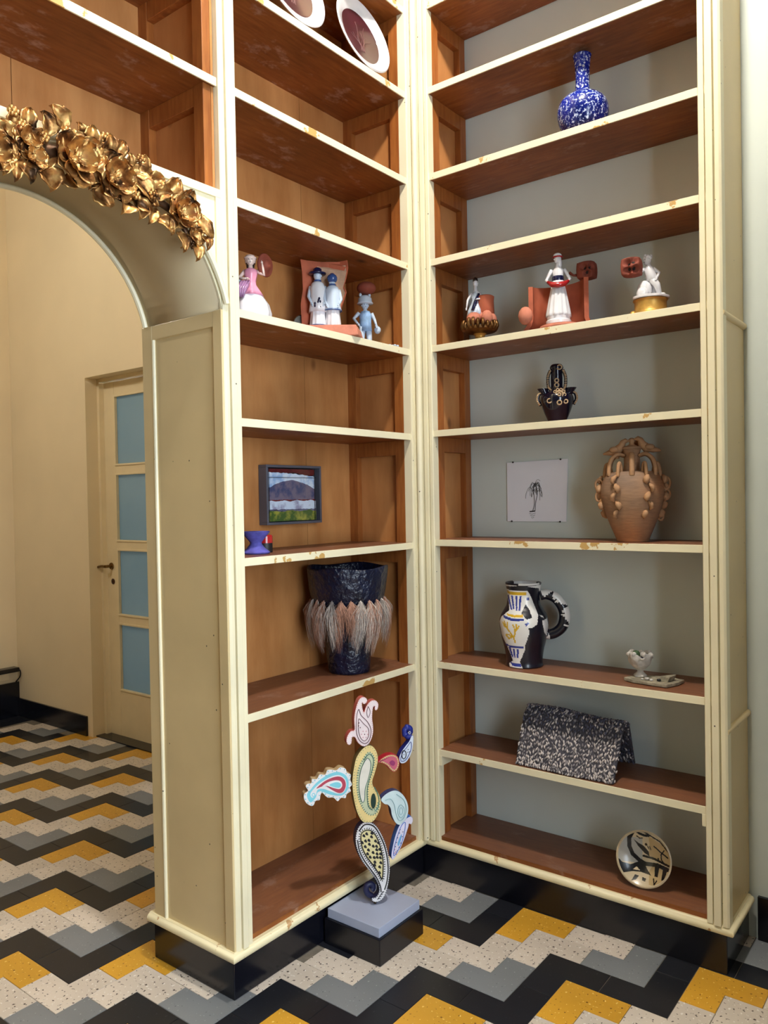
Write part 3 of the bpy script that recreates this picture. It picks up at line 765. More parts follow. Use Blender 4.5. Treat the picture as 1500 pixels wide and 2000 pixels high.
# ------------------------------------------------------------------ oval plates on the top shelf
M['plum'] = ceramic('plum_glaze', srgb(66, 28, 38), var=.25, vscale=20)
M['etch'] = plain('etched_line', srgb(120, 84, 80), .5)
def etched_plate(yc, zb, label, lean):
    R = .139; c = Vector((-.055, yc, zb + (R + .004) * math.cos(lean) + .006)); t = thing('plate', (c.x + .03, yc, zb), label, 'plate', 'plum plates on the top shelf')
    n = Vector((math.cos(lean), 0, math.sin(lean))); u = Vector((0, 1, 0)); v = n.cross(u)
    def dish(prof, name, mat):
        b = MB(); b.lathe(prof, (0, 0, 0), 56, cap=name != 'plate_rim'); b.v = [tuple(c + u * p[0] + v * p[1] + n * p[2]) for p in b.v]; return b.build(name, M[mat], t, smooth=True)
    dish([(.055, -.012), (.098, -.010), (R, .008), (R + .004, .013), (R, .017), (.104, .002), (.100, -.003)], 'plate_rim', 'white_cer')
    dish([(0, -.010), (.099, -.008), (.103, -.0015), (.094, -.004), (0, -.006)], 'plate_well', 'plum')
    b = MB(); rnd = random.Random(int(yc * 1000))
    for k in range(9):
        a = -1.2 + k * .3; L1 = rnd.uniform(.04, .085); pts = []
        for i in range(7):
            s = i / 6; q = Vector((math.sin(a * s * 1.1) * L1 * s * .9 + .01 * math.sin(5 * s + k), -.06 + L1 * 1.5 * s * math.cos(a * .7)))
            if q.length < .09: pts.append(c + u * q.x + v * q.y + n * (-.0048 + .0016 * (q.length / .11) ** 2))
        if len(pts) > 2: b.tube(pts, .0006, 5)
    b.build('etched_flower', M['etch'], t)
etched_plate(-.232, ZL['A'], 'plum plate with white rim and etched flowers, the one nearer the corner post', math.radians(14))
etched_plate(-.590, ZL['A'], 'plum plate with white rim, mostly cut off by the top edge of the photo', math.radians(14))

# ------------------------------------------------------------------ blue speckled bottle vase
sp, N, Lk, P = newmat('blue_speckle')
t = tex(N, Lk, 'Noise', 120, 3, rough=.6); t2 = tex(N, Lk, 'Noise', 6, 2)
r1 = ramp(N, Lk, t.outputs['Fac'], [(.53, srgb(16, 30, 118)), (.585, srgb(150, 168, 214)), (.66, srgb(214, 222, 236))])
r2 = ramp(N, Lk, t2.outputs['Fac'], [(.35, srgb(20, 40, 150)), (.65, srgb(10, 20, 80))])
k = ramp(N, Lk, t.outputs['Fac'], [(.53, (0, 0, 0)), (.57, (1, 1, 1))])
Lk.new(mixc(N, Lk, k.outputs[0], r2.outputs[0], r1.outputs[0]), P.inputs['Base Color']); P.inputs['Roughness'].default_value = .16
pr = [(.0, 0), (.046, .001), (.052, .006), (.070, .028), (.082, .058), (.086, .085), (.080, .115), (.062, .136), (.036, .150), (.027, .158), (.024, .172), (.0235, .205), (.025, .235), (.0275, .262), (.0305, .274), (.031, .279), (.027, .281), (.022, .276), (.020, .25), (.0195, .20)]
bv = thing('bottle_vase', (.64, .10, ZR['B'] + .0014), 'blue and white speckled long-necked vase on a high shelf', 'vase')
b = MB(); b.lathe(smooth_prof(pr[1:13], 3) , (.64, .10, ZR['B'] + .0014), 48, cap=True); b.build('vase_body', sp, bv, smooth='all')
b = MB(); b.lathe(smooth_prof(pr[12:], 3), (.64, .10, ZR['B'] + .0014), 40, cap=False); b.build('vase_lip', sp, bv, smooth='all')

# ------------------------------------------------------------------ figurines, left case
z0 = ZL['D'] + .0014; TOCAM = lambda p: Vector((CAM.x - p[0], CAM.y - p[1], 0)).normalized()
# lady in a pink bodice and billowing white skirt
c = Vector((-.115, -.738, z0)); f1 = thing('figurine', c, 'porcelain lady in pink bodice and wide white skirt beside the post', 'figurine', 'porcelain figurines on the middle shelf')
fd = TOCAM(c); sd = Vector((-fd.y, fd.x, 0))
b = MB(); loft(b, [(c + Vector((0, 0, .115)), .019, .017), (c + Vector((0, 0, .128)), .017, .015), (c + Vector((0, 0, .152)), .021, .018), (c + Vector((0, 0, .168)), .019, .015), (c + Vector((0, 0, .174)), .008, .008), (c + Vector((0, 0, .184)), .007, .007)])
head(b, c + Vector((0, 0, .198)), .0155, fd); arm(b, c + sd * .018 + Vector((0, 0, .165)), c + sd * .042 + fd * .012 + Vector((0, 0, .150)), c + sd * .036 + fd * .014 + Vector((0, 0, .186)), .0062); arm(b, c - sd * .018 + Vector((0, 0, .165)), c - sd * .036 + fd * .012 + Vector((0, 0, .138)), c - sd * .012 + fd * .032 + Vector((0, 0, .132)), .0062)
b.build('figure_body', M['skin_cer'], f1, smooth='all')
b = MB(); eyes(b, c + Vector((0, 0, .198)), .0155, fd); b.build('painted_face', M['hair'], f1)
b = MB(); pleat(b, c, [(.054, 0), (.061, .008), (.063, .03), (.056, .058), (.041, .080), (.026, .102), (.016, .116)], 9, .05); b.build('skirt', M['white_cer'], f1, smooth='all')
b = MB(); pleat(b, c + fd * .004, [(.040, .084), (.028, .103), (.018, .118), (.0165, .13), (.0215, .152), (.021, .165), (.012, .171)], 7, .08); b.build('bodice', M['pink_cer'], f1, smooth='all')
b = MB()
for s in (-1, 0, 1, 2): b.tube([c - sd * (.012 + .008 * s) + fd * .030 + Vector((0, 0, .125)), c - sd * (.026 + .007 * s) + fd * .045 + Vector((0, 0, .095)), c - sd * (.030 + .004 * s) + fd * .050 + Vector((0, 0, .07))], [.004, .006, .003], 8)
b.build('striped_drape', plain('mauve_glaze', srgb(150, 112, 150), .25, var=.3, vscale=90), f1, smooth='all')
b = MB(); hb_ = c + Vector((0, 0, .203)) - fd * .008; b.lathe([(.0165, -.012), (.0185, 0), (.014, .012), (0, .017)], hb_, 20); b.tube([hb_ + Vector((math.cos(a) * .018, math.sin(a) * .018, .004)) for a in [i * PI / 8 for i in range(16)]], .003, 6, closed=True); b.build('bonnet', M['skin_cer'], f1, smooth='all')
b = MB(); b.ball(c - fd * .012 + Vector((0, 0, .190)), (.015, .015, .022), 12); b.build('hair', M['hair'], f1, smooth='all')
b = MB(); hc = c + sd * .046 - fd * .002 + Vector((0, 0, .185)); b.lathe([(.0, -.004), (.034, -.006), (.038, 0), (.034, .005), (.018, .004), (.016, .014), (0, .015)], (0, 0, 0), 28)
nn = (fd * .8 + sd * .6).normalized(); uu = Vector((0, 0, 1)).cross(nn).normalized(); vv = nn.cross(uu)
b.v = [tuple(hc + uu * p[0] * .8 + vv * p[1] + nn * p[2]) for p in b.v]; b.build('held_hat', M['terra_dark'], f1, smooth='all')
b = MB(); b.ball(c - sd * .052 + Vector((0, 0, .175)), (.014, .01, .024), 10); b.tube([c - sd * .03 + fd * .01 + Vector((0, 0, .12)), c - sd * .052 + Vector((0, 0, .17))], .004, 6); b.build('fan', M['cool_cer'], f1, smooth='all')

# couple in front of a terracotta shard
c = Vector((-.12, -.375, z0)); f2 = thing('figurine', c, 'blue and white porcelain couple standing before a broken terracotta shard', 'figurine', 'porcelain figurines on the middle shelf')
fd = TOCAM(c); sd = Vector((-fd.y, fd.x, 0)); pl = Plane2(c - fd * .045, fd)
sh = [pl.px(*q) for q in ((587, 506), (606, 503), (629, 505), (631, 512), (655, 513), (678, 510), (680, 528), (676, 548), (672, 562), (677, 574), (671, 592), (664, 612), (650, 620), (644, 640), (590, 640), (588, 600), (592, 570), (590, 535))]
sh = [Vector((q.x, min(max(q.y, .012), .288))) for q in sh]
b = MB(); pl.prism(b, [q for q in sh], 0, .014); b.v = [tuple(Vector(p) + fd * (.9 * ((Vector(p) - c).dot(sd)) ** 2 * 6)) for p in b.v]; b.build('shard', M['terra'], f2, bevel=.003)
b = MB(); pl.prism(b, [q * .86 + Vector((.004, .022)) for q in sh], .003, .004); b.v = [tuple(Vector(p) + fd * (.9 * ((Vector(p) - c).dot(sd)) ** 2 * 6)) for p in b.v]; b.build('pale_lining', plain('pale_clay', srgb(200, 160, 130), .7, var=.2, vscale=25), f2)
b = MB(); rn = random.Random(2)
bp_ = [(-.112, -.085), (.108, -.092), (.128, -.02), (.085, .066), (-.09, .062), (-.128, -.01)]
v = [c + sd * x - fd * y for x, y in bp_] + [c + sd * x * .93 - fd * y * .93 + Vector((0, 0, .033 + rn.uniform(-.005, .006))) for x, y in bp_]
b.add(v, [(5, 4, 3, 2, 1, 0), (6, 7, 8, 9, 10, 11)] + [(i, (i + 1) % 6, (i + 1) % 6 + 6, i + 6) for i in range(6)])
b.build('brick_base', M['terra_pink'], f2, bevel=.004)
def standing(base, h, s_off, name_i, female, par):
    """porcelain person seen from behind/side: robe, coat, head, hat"""
    k = h / .22; q = Vector(base)
    bd = MB(); loft(bd, [(q + Vector((0, 0, .085 * k)), .022 * k, .019 * k), (q + Vector((0, 0, .125 * k)), .024 * k, .02 * k), (q + Vector((0, 0, .155 * k)), .026 * k, .02 * k), (q + Vector((0, 0, .170 * k)), .015 * k, .013 * k), (q + Vector((0, 0, .182 * k)), .009 * k, .009 * k)])
    head(bd, q + Vector((0, 0, .197 * k)), .0165 * k, name_i); 
    for s in (-1, 1): arm(bd, q + sd * s * .024 * k + Vector((0, 0, .158 * k)), q + sd * s * .032 * k + Vector((0, 0, .122 * k)) + fd * .006, q + sd * s * .022 * k + Vector((0, 0, .098 * k)) + fd * .02, .0075 * k)
    bd.build('figure_body', M['cool_cer'], par, smooth='all')
    b2 = MB(); pleat(b2, q, [(.029 * k, 0), (.031 * k, .006 * k), (.027 * k, .05 * k), (.025 * k, .085 * k), (.023 * k, .10 * k)], 11, .10); b2.build('skirt', M['white_cer'], par, smooth='all')
    b2 = MB(); pleat(b2, q, [(.034 * k, .068 * k if not female else .080 * k), (.031 * k, .09 * k), (.026 * k, .115 * k), (.028 * k, .15 * k), (.022 * k, .168 * k), (.012 * k, .176 * k)], 6, .05); b2.build('coat', M['cool_cer'] if female else M['white_cer'], par, smooth='all')
    for rr, zz, tt in ((.0335, .080 if female else .02, .0022), (.0115, .178, .003)) + (((.0305, .012, .003),) if female else ()):
        b2 = MB(); b2.tube([q + Vector((math.cos(a), math.sin(a), 0)) * (rr * k) + Vector((0, 0, zz * k)) for a in [i * PI / 12 for i in range(24)]], tt * k, 6, closed=True); b2.build('blue_trim', M['blue_cer'], par, smooth='all')
    return k
k1 = standing(c - sd * .030 + Vector((0, 0, .029)), .222, 0, (fd * .3 + sd).normalized(), False, f2)
k2 = standing(c + sd * .022 + fd * .008 + Vector((0, 0, .027)), .205, 0, (-sd + fd * .2).normalized(), True, f2)
q = c - sd * .030 + Vector((0, 0, .029 + .205 * k1)); b = MB(); b.lathe([(.030, -.004), (.032, 0), (.016, .005), (.0155, .014), (.009, .019), (0, .020)], q, 24); b.build('hat', M['navy_cer'], f2, smooth='all')
q = c + sd * .022 + fd * .008 + Vector((0, 0, .027 + .202 * k2)); b = MB(); b.ball(q, (.0185, .0185, .0175), 14); b.ball(q + Vector((0, 0, .012)) - fd * .004, (.011, .011, .009), 10); b.build('headscarf', M['blue_cer'], f2, smooth='all')
b = MB(); q = c - sd * .030 + fd * .029 + Vector((0, 0, .125)); rn = random.Random(5)
for i in range(9): b.ball(q + sd * rn.uniform(-.010, .010) + Vector((0, 0, rn.uniform(-.018, .018))), (.0035, .0035, .005), 6)
b.build('painted_flower', M['navy_cer'], f2)
b = MB(); q = c - sd * .092 - fd * .02 + Vector((0, 0, .062)); b.lathe([(0, -.006), (.026, -.006), (.028, 0), (.024, .006), (0, .004)], (0, 0, 0), 24); b.v = [tuple(q + Vector((0, 0, 1)) * p[0] * 1.2 + sd * p[1] + fd * p[2]) for p in b.v]; b.build('mirror_disc', plain('tarnished_mirror', srgb(120, 116, 108), .25, .7, var=.3), f2, smooth=True)

# boy carrying a stone on his hat
c = Vector((-.12, -.158, z0)); f3 = thing('figurine', c, 'pale blue porcelain boy balancing a round terracotta stone on his hat', 'figurine', 'porcelain figurines on the middle shelf')
fd = (TOCAM(c) + Vector((.3, 0, 0))).normalized(); sd = Vector((-fd.y, fd.x, 0)); b = MB()
for s in (-1, 1): b.tube([c + sd * s * .013 + Vector((0, 0, .004)), c + sd * s * .014 + Vector((0, 0, .04)), c + sd * s * .011 + Vector((0, 0, .082))], [.009, .0105, .0125], 10); b.ball(c + sd * s * .013 + fd * .008 + Vector((0, 0, .005)), (.009, .009, .006), 8)
loft(b, [(c + Vector((0, 0, .072)), .022, .016), (c + Vector((0, 0, .095)), .021, .016), (c + Vector((0, 0, .122)), .024, .017), (c + Vector((0, 0, .138)), .018, .014), (c + Vector((0, 0, .144)), .008, .008), (c + Vector((0, 0, .150)), .008, .008)])
head(b, c + Vector((0, 0, .163)), .0155, fd)
arm(b, c - sd * .024 + Vector((0, 0, .134)), c - sd * .044 + Vector((0, 0, .112)), c - sd * .030 + fd * .012 + Vector((0, 0, .090)), .0075); arm(b, c + sd * .024 + Vector((0, 0, .134)), c + sd * .036 + Vector((0, 0, .108)), c + sd * .038 + fd * .018 + Vector((0, 0, .086)), .0075)
b.build('figure_body', M['cool_cer'], f3, smooth='all')
b = MB(); eyes(b, c + Vector((0, 0, .163)), .0155, fd); b.build('painted_face', M['navy_cer'], f3)
b = MB(); loft(b, [(c + Vector((0, 0, .066)), .027, .020), (c + Vector((0, 0, .100)), .024, .019), (c + Vector((0, 0, .126)), .026, .0195), (c + Vector((0, 0, .139)), .019, .0155)]); b.build('jacket', plain('blue_wash', srgb(150, 184, 222), .25, var=.3, vscale=40), f3, smooth='all')
b = MB(); q = c + Vector((0, 0, .168)); b.lathe([(.029, -.001), (.031, .002), (.0275, .006), (.0255, .02), (.016, .03), (0, .033)], q, 26)
for s in (-1, 1): b.ball(q + sd * s * .017 + Vector((0, 0, .033)), (.006, .006, .008), 8)
b.build('hat', M['cool_cer'], f3, smooth='all')
b = MB(); b.ball(c + Vector((0, 0, .227)) + sd * .006, (.036, .036, .024), 20); b.build('stone', M['terra_dark'], f3, smooth='all')
b = MB(); b.lathe([(.034, 0), (.035, .004), (.030, .006), (0, .006)], c, 24); b.build('figure_base', M['cool_cer'], f3, smooth=True)
b = MB(); b.ball(c + sd * .044 + fd * .01 + Vector((0, 0, .07)), (.013, .013, .015), 10); b.build('pouch', M['cool_cer'], f3, smooth='all')
b = MB(); p0 = c + sd * .03 + fd * .05
for i in range(9): b.ball(p0 + sd * (.010 * i) + Vector((0, 0, .0045 + .002 * (i % 2))), (.0065, .0055, .0045), 8)
b.build('rope', M['cool_cer'], f3, smooth='all')
# ------------------------------------------------------------------ figurines, right case
z0 = ZR['D'] + .0014
# small lady among terracotta lumps on a gilded stand
c = Vector((.222, .10, z0)); g1 = thing('figurine', c, 'small porcelain lady among terracotta lumps on a ruffled gilt stand', 'figurine', 'clay and porcelain groups on the right shelf')
b = MB(); b.lathe(smooth_prof([(.040, 0), (.040, .006), (.026, .012), (.018, .022), (.020, .032), (.030, .040)], 3), c, 28); b.build('stand_stem', M['gold_pale'], g1, smooth=True)
M['gold_brown'] = plain('dark_gilding', srgb(108, 74, 34), .35, .6, var=.4, vscale=60, bmp=.5, bscale=70)
b = MB(); b.lathe(smooth_prof([(.022, .036), (.058, .044), (.064, .054), (.055, .062), (0, .064)], 2), c, 40); b.build('stand_dish', M['gold_brown'], g1, smooth=True)
rn = random.Random(11)
for k in range(22):
    a = k * 2 * PI / 22; b = MB(); p = c + Vector((math.cos(a) * .060, math.sin(a) * .060, .050)); o = Vector((math.cos(a), math.sin(a), 0)); h = rn.uniform(.022, .038)
    b.tube([p, p + o * .006 + Vector((0, 0, h * .5)), p + o * .002 + Vector((0, 0, h)), p - o * .004 + Vector((0, 0, h * 1.05))], [.0055, .007, .005, .003], 6); b.build('gilt_leaf', M['gold_brown'], g1, smooth='all')
fd = TOCAM(c); sd = Vector((-fd.y, fd.x, 0))
for (s, f_, z, r) in ((-.022, .030, .090, (.028, .024, .023)), (.026, .032, .090, (.023, .020, .028)), (.0, .0, .098, (.040, .034, .022)), (.046, .010, .086, (.018, .017, .024))):
    b = MB(); b.ball(c + sd * s + fd * f_ + Vector((0, 0, z)), r, 14); b.build('clay_lump', M['terra_pink'], g1, smooth='all')
b = MB(); q = c + sd * .022 - fd * .002 + Vector((0, 0, .108)); b.lathe([(.030, 0), (.033, .004), (.031, .05), (.033, .066), (.027, .070), (0, .070)], q, 22); b.build('clay_pot', M['terra'], g1, smooth=True)
q = c - sd * .014 + Vector((0, 0, .104)); b = MB(); loft(b, [(q + Vector((0, 0, .04)), .013, .012), (q + Vector((0, 0, .065)), .015, .012), (q + Vector((0, 0, .085)), .016, .012), (q + Vector((0, 0, .095)), .007, .007), (q + Vector((0, 0, .112)), .006, .006)])
head(b, q + Vector((0, 0, .122)), .0115, sd + fd * .4); arm(b, q - sd * .016 + Vector((0, 0, .085)), q - sd * .030 + fd * .010 + Vector((0, 0, .058)), q - sd * .034 + fd * .02 + Vector((0, 0, .028)), .005); arm(b, q + sd * .016 + Vector((0, 0, .085)), q + sd * .024 + fd * .014 + Vector((0, 0, .062)), q + sd * .008 + fd * .026 + Vector((0, 0, .058)), .005)
b.build('figure_body', M['white_cer'], g1, smooth='all')
b = MB(); eyes(b, q + Vector((0, 0, .122)), .0115, sd + fd * .4); b.build('painted_face', M['hair'], g1)
b = MB(); pleat(b, q, [(.034, 0), (.030, .02), (.018, .044), (.014, .056), (.017, .078), (.010, .09)], 8, .08); b.build('dress', M['cool_cer'], g1, smooth='all')
b = MB(); b.tube([q + fd * .014 + sd * .012 + Vector((0, 0, .080)), q + fd * .022 + Vector((0, 0, .05)), q + fd * .033 - sd * .012 + Vector((0, 0, .015))], [.005, .007, .006], 8); b.build('blue_sash', M['navy_cer'], g1, smooth='all')
b = MB(); b.ball(q + Vector((0, 0, .134)) - fd * .002, (.010, .010, .012), 10); b.build('hair', M['hair'], g1, smooth='all')

# lady in white before a curved terracotta tile with a hollow clay skull
c = Vector((.540, .10, z0)); g2 = thing('figurine', c, 'porcelain lady with red apron before a curved terracotta tile and clay skull', 'figurine', 'clay and porcelain groups on the right shelf')
fd = TOCAM(c); sd = Vector((-fd.y, fd.x, 0)); b = MB(); v = []; f = []; n = 26
for i in range(n + 1):
    a = PI * (i / n) ; cx = -math.cos(a) * .102; cy = -math.sin(a) * .074
    hgt = .158 + .020 * (i / n); fl_ = 0
    for (z, ex) in ((.004, 1.22), (.022, 1.08), (.04, 1), (hgt, 1.0)):
        for th in (1, .85): v.append(c + sd * (cx * ex * th) + fd * (cy * ex * th + .020) + Vector((0, 0, z)))
for i in range(n):
    for j in range(3):
        a = i * 8 + j * 2; f += [(a, a + 8, a + 10, a + 2), (a + 1, a + 3, a + 11, a + 9)]
    a = i * 8; f += [(a, a + 1, a + 9, a + 8), (a + 6, a + 14, a + 15, a + 7)]
for a in (0, n * 8):
    for j in range(3): f.append((a + j * 2, a + j * 2 + 2, a + j * 2 + 3, a + j * 2 + 1) if a == 0 else (a + j * 2, a + j * 2 + 1, a + j * 2 + 3, a + j * 2 + 2))
b.add(v, f); b.build('curved_tile', M['terra'], g2, smooth=True)
b = MB(); b.lathe(smooth_prof([(.066, 0), (.070, .006), (.066, .013), (.060, .015), (0, .015)], 2), c + fd * .040, 32, sx=1, sy=.75); b.build('oval_base', M['terra_pink'], g2, smooth=True)
b = MB(); b.ball(c - sd * .112 + fd * .050 + Vector((0, 0, .052)), (.026, .022, .032), 12); b.build('clay_lump', M['terra_pink'], g2, smooth='all')
q = c + fd * .036 + Vector((0, 0, .016)); b = MB(); b.lathe(smooth_prof([(.042, 0), (.043, .012), (.039, .016), (.040, .024), (.036, .027), (0, .027)], 2), q, 30); b.build('figure_base', M['white_cer'], g2, smooth=True)
q = q + Vector((0, 0, .026)); b = MB(); loft(b, [(q + Vector((0, 0, .118)), .017, .014), (q + Vector((0, 0, .140)), .018, .015), (q + Vector((0, 0, .160)), .021, .015), (q + Vector((0, 0, .172)), .010, .010), (q + Vector((0, 0, .186)), .007, .007)])
head(b, q + Vector((0, 0, .200)), .0145, -sd + fd * .3)
for s in (-1, 1): arm(b, q + sd * s * .021 + Vector((0, 0, .164)), q + sd * s * .040 + Vector((0, 0, .128)), q + sd * s * .026 + fd * .022 + Vector((0, 0, .114)), .0068)
b.build('figure_body', M['white_cer'], g2, smooth='all')
b = MB(); pleat(b, q, [(.041, 0), (.040, .01), (.034, .05), (.027, .09), (.0205, .118), (.019, .13)], 12, .10); b.build('skirt', M['white_cer'], g2, smooth='all')
b = MB(); b.lathe([(.0195, .122), (.0205, .126), (.0205, .136), (.0195, .14)], q, 24); b.build('belt', M['navy_cer'], g2, smooth=True)
b = MB(); b.tube([q - sd * .034 + fd * .020 + Vector((0, 0, .118)), q - sd * .02 + fd * .032 + Vector((0, 0, .106)), q + fd * .037 + Vector((0, 0, .102)), q + sd * .02 + fd * .032 + Vector((0, 0, .106)), q + sd * .034 + fd * .02 + Vector((0, 0, .118))], [.006, .009, .010, .009, .006], 10); b.build('gathered_apron', M['red_cer'], g2, smooth='all')
b = MB(); b.ball(q + Vector((0, 0, .2115)) - sd * .001, (.0150, .0150, .0095), 14); b.ball(q + Vector((0, 0, .185)) + sd * .006 - fd * .0, (.008, .010, .022), 10); b.build('cap', M['white_cer'], g2, smooth='all')
b = MB(); b.tube([q + Vector((math.cos(a) * .0150, math.sin(a) * .0150, .2065)) for a in [i * PI / 10 for i in range(20)]], .0028, 6, closed=True); b.build('hat_band', M['red_cer'], g2, smooth='all')
def holed(name, c, r, sq, holes, mat, par, seed=0):
    """hollow clay lump: a rounded cube whose openings are sunk in"""
    b = MB(); n = 56; k = 40; hs = [Vector(h).normalized() for h in holes]; pit = []
    for j in range(k + 1):
        t_ = PI * j / k
        for i in range(n):
            a = 2 * PI * i / n; d = Vector((math.sin(t_) * math.cos(a), math.sin(t_) * math.sin(a), math.cos(t_)))
            m_ = max(abs(d.x), abs(d.y), abs(d.z)); pit.append(any(d.angle(h) < .30 for h in hs)); rr = r * (1 * (1 - sq) + sq * .86 / m_)
            for h in hs:
                an = d.angle(h)
                if an < .40: rr *= .55 + .45 * (max(0, an - .30) / .10 if an > .30 else 0)
            b.v.append(tuple(Vector(c) + d * rr))
    for j in range(k):
        for i in range(n): b.f.append((j * n + i, (j + 1) * n + i, (j + 1) * n + (i + 1) % n, j * n + (i + 1) % n)); b.m.append(1 if pit[j * n + i] and pit[(j + 1) * n + (i + 1) % n] else 0)
    return b.build(name, [M[mat], M['clay_hollow']], par, smooth='all')
M['clay_hollow'] = plain('painted_hollow_shade', srgb(30, 18, 14), .8, var=.2)  # near-black colour paints in the shade inside the openings
sk = c + sd * .098 - fd * .004 + Vector((0, 0, .205))
holed('clay_skull', sk, .034, .6, [fd + sd * .5 + Vector((0, 0, .25)), fd - sd * .45 + Vector((0, 0, .3)), fd + Vector((0, 0, -.55)), sd + fd * .1 + Vector((0, 0, -.2))], 'terra_dark', g2)
b = MB(); b.tube([sk - sd * .028 + Vector((0, 0, -.012)), sk - sd * .045 + Vector((0, 0, -.012)), sk - sd * .06 + Vector((0, 0, -.002))], [.006, .004, .006], 8); b.build('clay_stem', M['terra_dark'], g2, smooth='all')

# putto with a pierced clay cube
c = Vector((.862, .10, z0)); g3 = thing('figurine', c, 'white porcelain child on a gilt base holding a pierced clay cube', 'figurine', 'clay and porcelain groups on the right shelf')
fd = TOCAM(c); sd = Vector((-fd.y, fd.x, 0))
b = MB(); b.lathe(smooth_prof([(.052, 0), (.058, .004), (.055, .012), (.051, .018), (.050, .046), (.053, .052), (.050, .056), (0, .056)], 2), c, 40); b.build('gilt_base', M['gold_pale'], g3, smooth=True)
for s in (-1, 1):
    b = MB(); b.ball(c + sd * s * .054 + fd * .01 + Vector((0, 0, .012)), (.012, .012, .012), 8); b.build('base_foot', M['gold_pale'], g3, smooth='all')
q = c + Vector((0, 0, .057)); b = MB(); b.lathe(smooth_prof([(.056, 0), (.057, .005), (.05, .010), (0, .012)], 2), q, 30, warp=lambda p, a: Vector((p.x * (1 + .06 * math.sin(5 * a)), p.y * (1 + .06 * math.cos(3 * a)), p.z)))
b.build('figure_base', M['white_cer'], g3, smooth=True)
b = MB(); b.ball(q - sd * .018 + Vector((0, 0, .032)), (.024, .022, .032), 14); b.ball(q - sd * .024 + fd * .012 + Vector((0, 0, .02)), (.02, .018, .022), 12); b.build('rock', M['white_cer'], g3, smooth='all')
b = MB(); hip = q + sd * .006 + Vector((0, 0, .066)); sho = q - sd * .004 + Vector((0, 0, .100))
b.tube([hip - sd * .002, q + sd * .020 + fd * .012 + Vector((0, 0, .045)), q + sd * .030 + Vector((0, 0, .012))], [.014, .011, .007], 10); b.ball(q + sd * .036 + fd * .004 + Vector((0, 0, .013)), (.012, .009, .006), 8)
b.tube([hip + sd * .006, q + sd * .012 - fd * .016 + Vector((0, 0, .042)), q + sd * .014 - fd * .012 + Vector((0, 0, .012))], [.014, .011, .007], 10); b.ball(q + sd * .018 - fd * .010 + Vector((0, 0, .013)), (.011, .009, .006), 8)
b.tube([hip - Vector((0, 0, .008)), hip, hip.lerp(sho, .5), sho, sho + Vector((0, 0, .010)), sho + Vector((0, 0, .016))], [.012, .018, .017, .016, .008, .007], 12)
head(b, sho + Vector((0, 0, .028)) - sd * .004, .0145, -sd + fd * .6); arm(b, sho - sd * .014 + fd * .004, sho - sd * .028 + fd * .014 + Vector((0, 0, -.012)), sho - sd * .038 + fd * .018 + Vector((0, 0, .002)), .0065); arm(b, sho + sd * .014, sho + sd * .032 + Vector((0, 0, -.016)), sho + sd * .024 + fd * .014 + Vector((0, 0, -.034)), .0065)
b.build('figure_body', M['white_cer'], g3, smooth='all')
b = MB(); eyes(b, sho + Vector((0, 0, .028)) - sd * .004, .0145, -sd + fd * .6); b.build('painted_face', M['hair'], g3)
b = MB(); rn = random.Random(4)
for k in range(14):
    a = k * 2.4; b.ball(sho + Vector((0, 0, .034)) - sd * .003 + Vector((math.cos(a) * .010, math.sin(a) * .010, rn.uniform(-.002, .010))), .0055, 6)
b.build('curls', M['white_cer'], g3, smooth='all')
ck = sho - sd * .052 + fd * .024 + Vector((0, 0, .004))
holed('clay_cube', ck, .034, .55, [fd - sd * .5 + Vector((0, 0, .35)), fd + sd * .3 + Vector((0, 0, .55)), fd - sd * .45 + Vector((0, 0, -.6)), fd + sd * .45 + Vector((0, 0, -.5))], 'terra_dark', g3)

# ------------------------------------------------------------------ dark vase with three spouts and applied rings
c = Vector((.520, .12, ZR['E'] + .0014)); vz = thing('spouted_vase', c, 'blue-black glazed vase with three spouts and pale applied rings', 'vase')
fd = TOCAM(c); sd = Vector((-fd.y, fd.x, 0)); M['dkglaze'] = ceramic('blue_black_glaze', srgb(14, 14, 34), .12, .4); M['pale_ring'] = ceramic('buff_relief', srgb(190, 160, 122), .35, .2)
b = MB(); b.lathe(smooth_prof([(.030, 0), (.031, .004), (.034, .014), (.047, .044), (.056, .072), (.058, .088), (.052, .102), (.036, .112), (.026, .116)], 3), c, 44); b.build('vase_body', M['dkglaze'], vz, smooth='all')
b = MB(); b.lathe(smooth_prof([(.025, .108), (.021, .125), (.021, .160), (.020, .185), (.024, .197), (.018, .208), (.010, .210)], 3), c, 30); b.build('vase_neck', M['dkglaze'], vz, smooth='all')
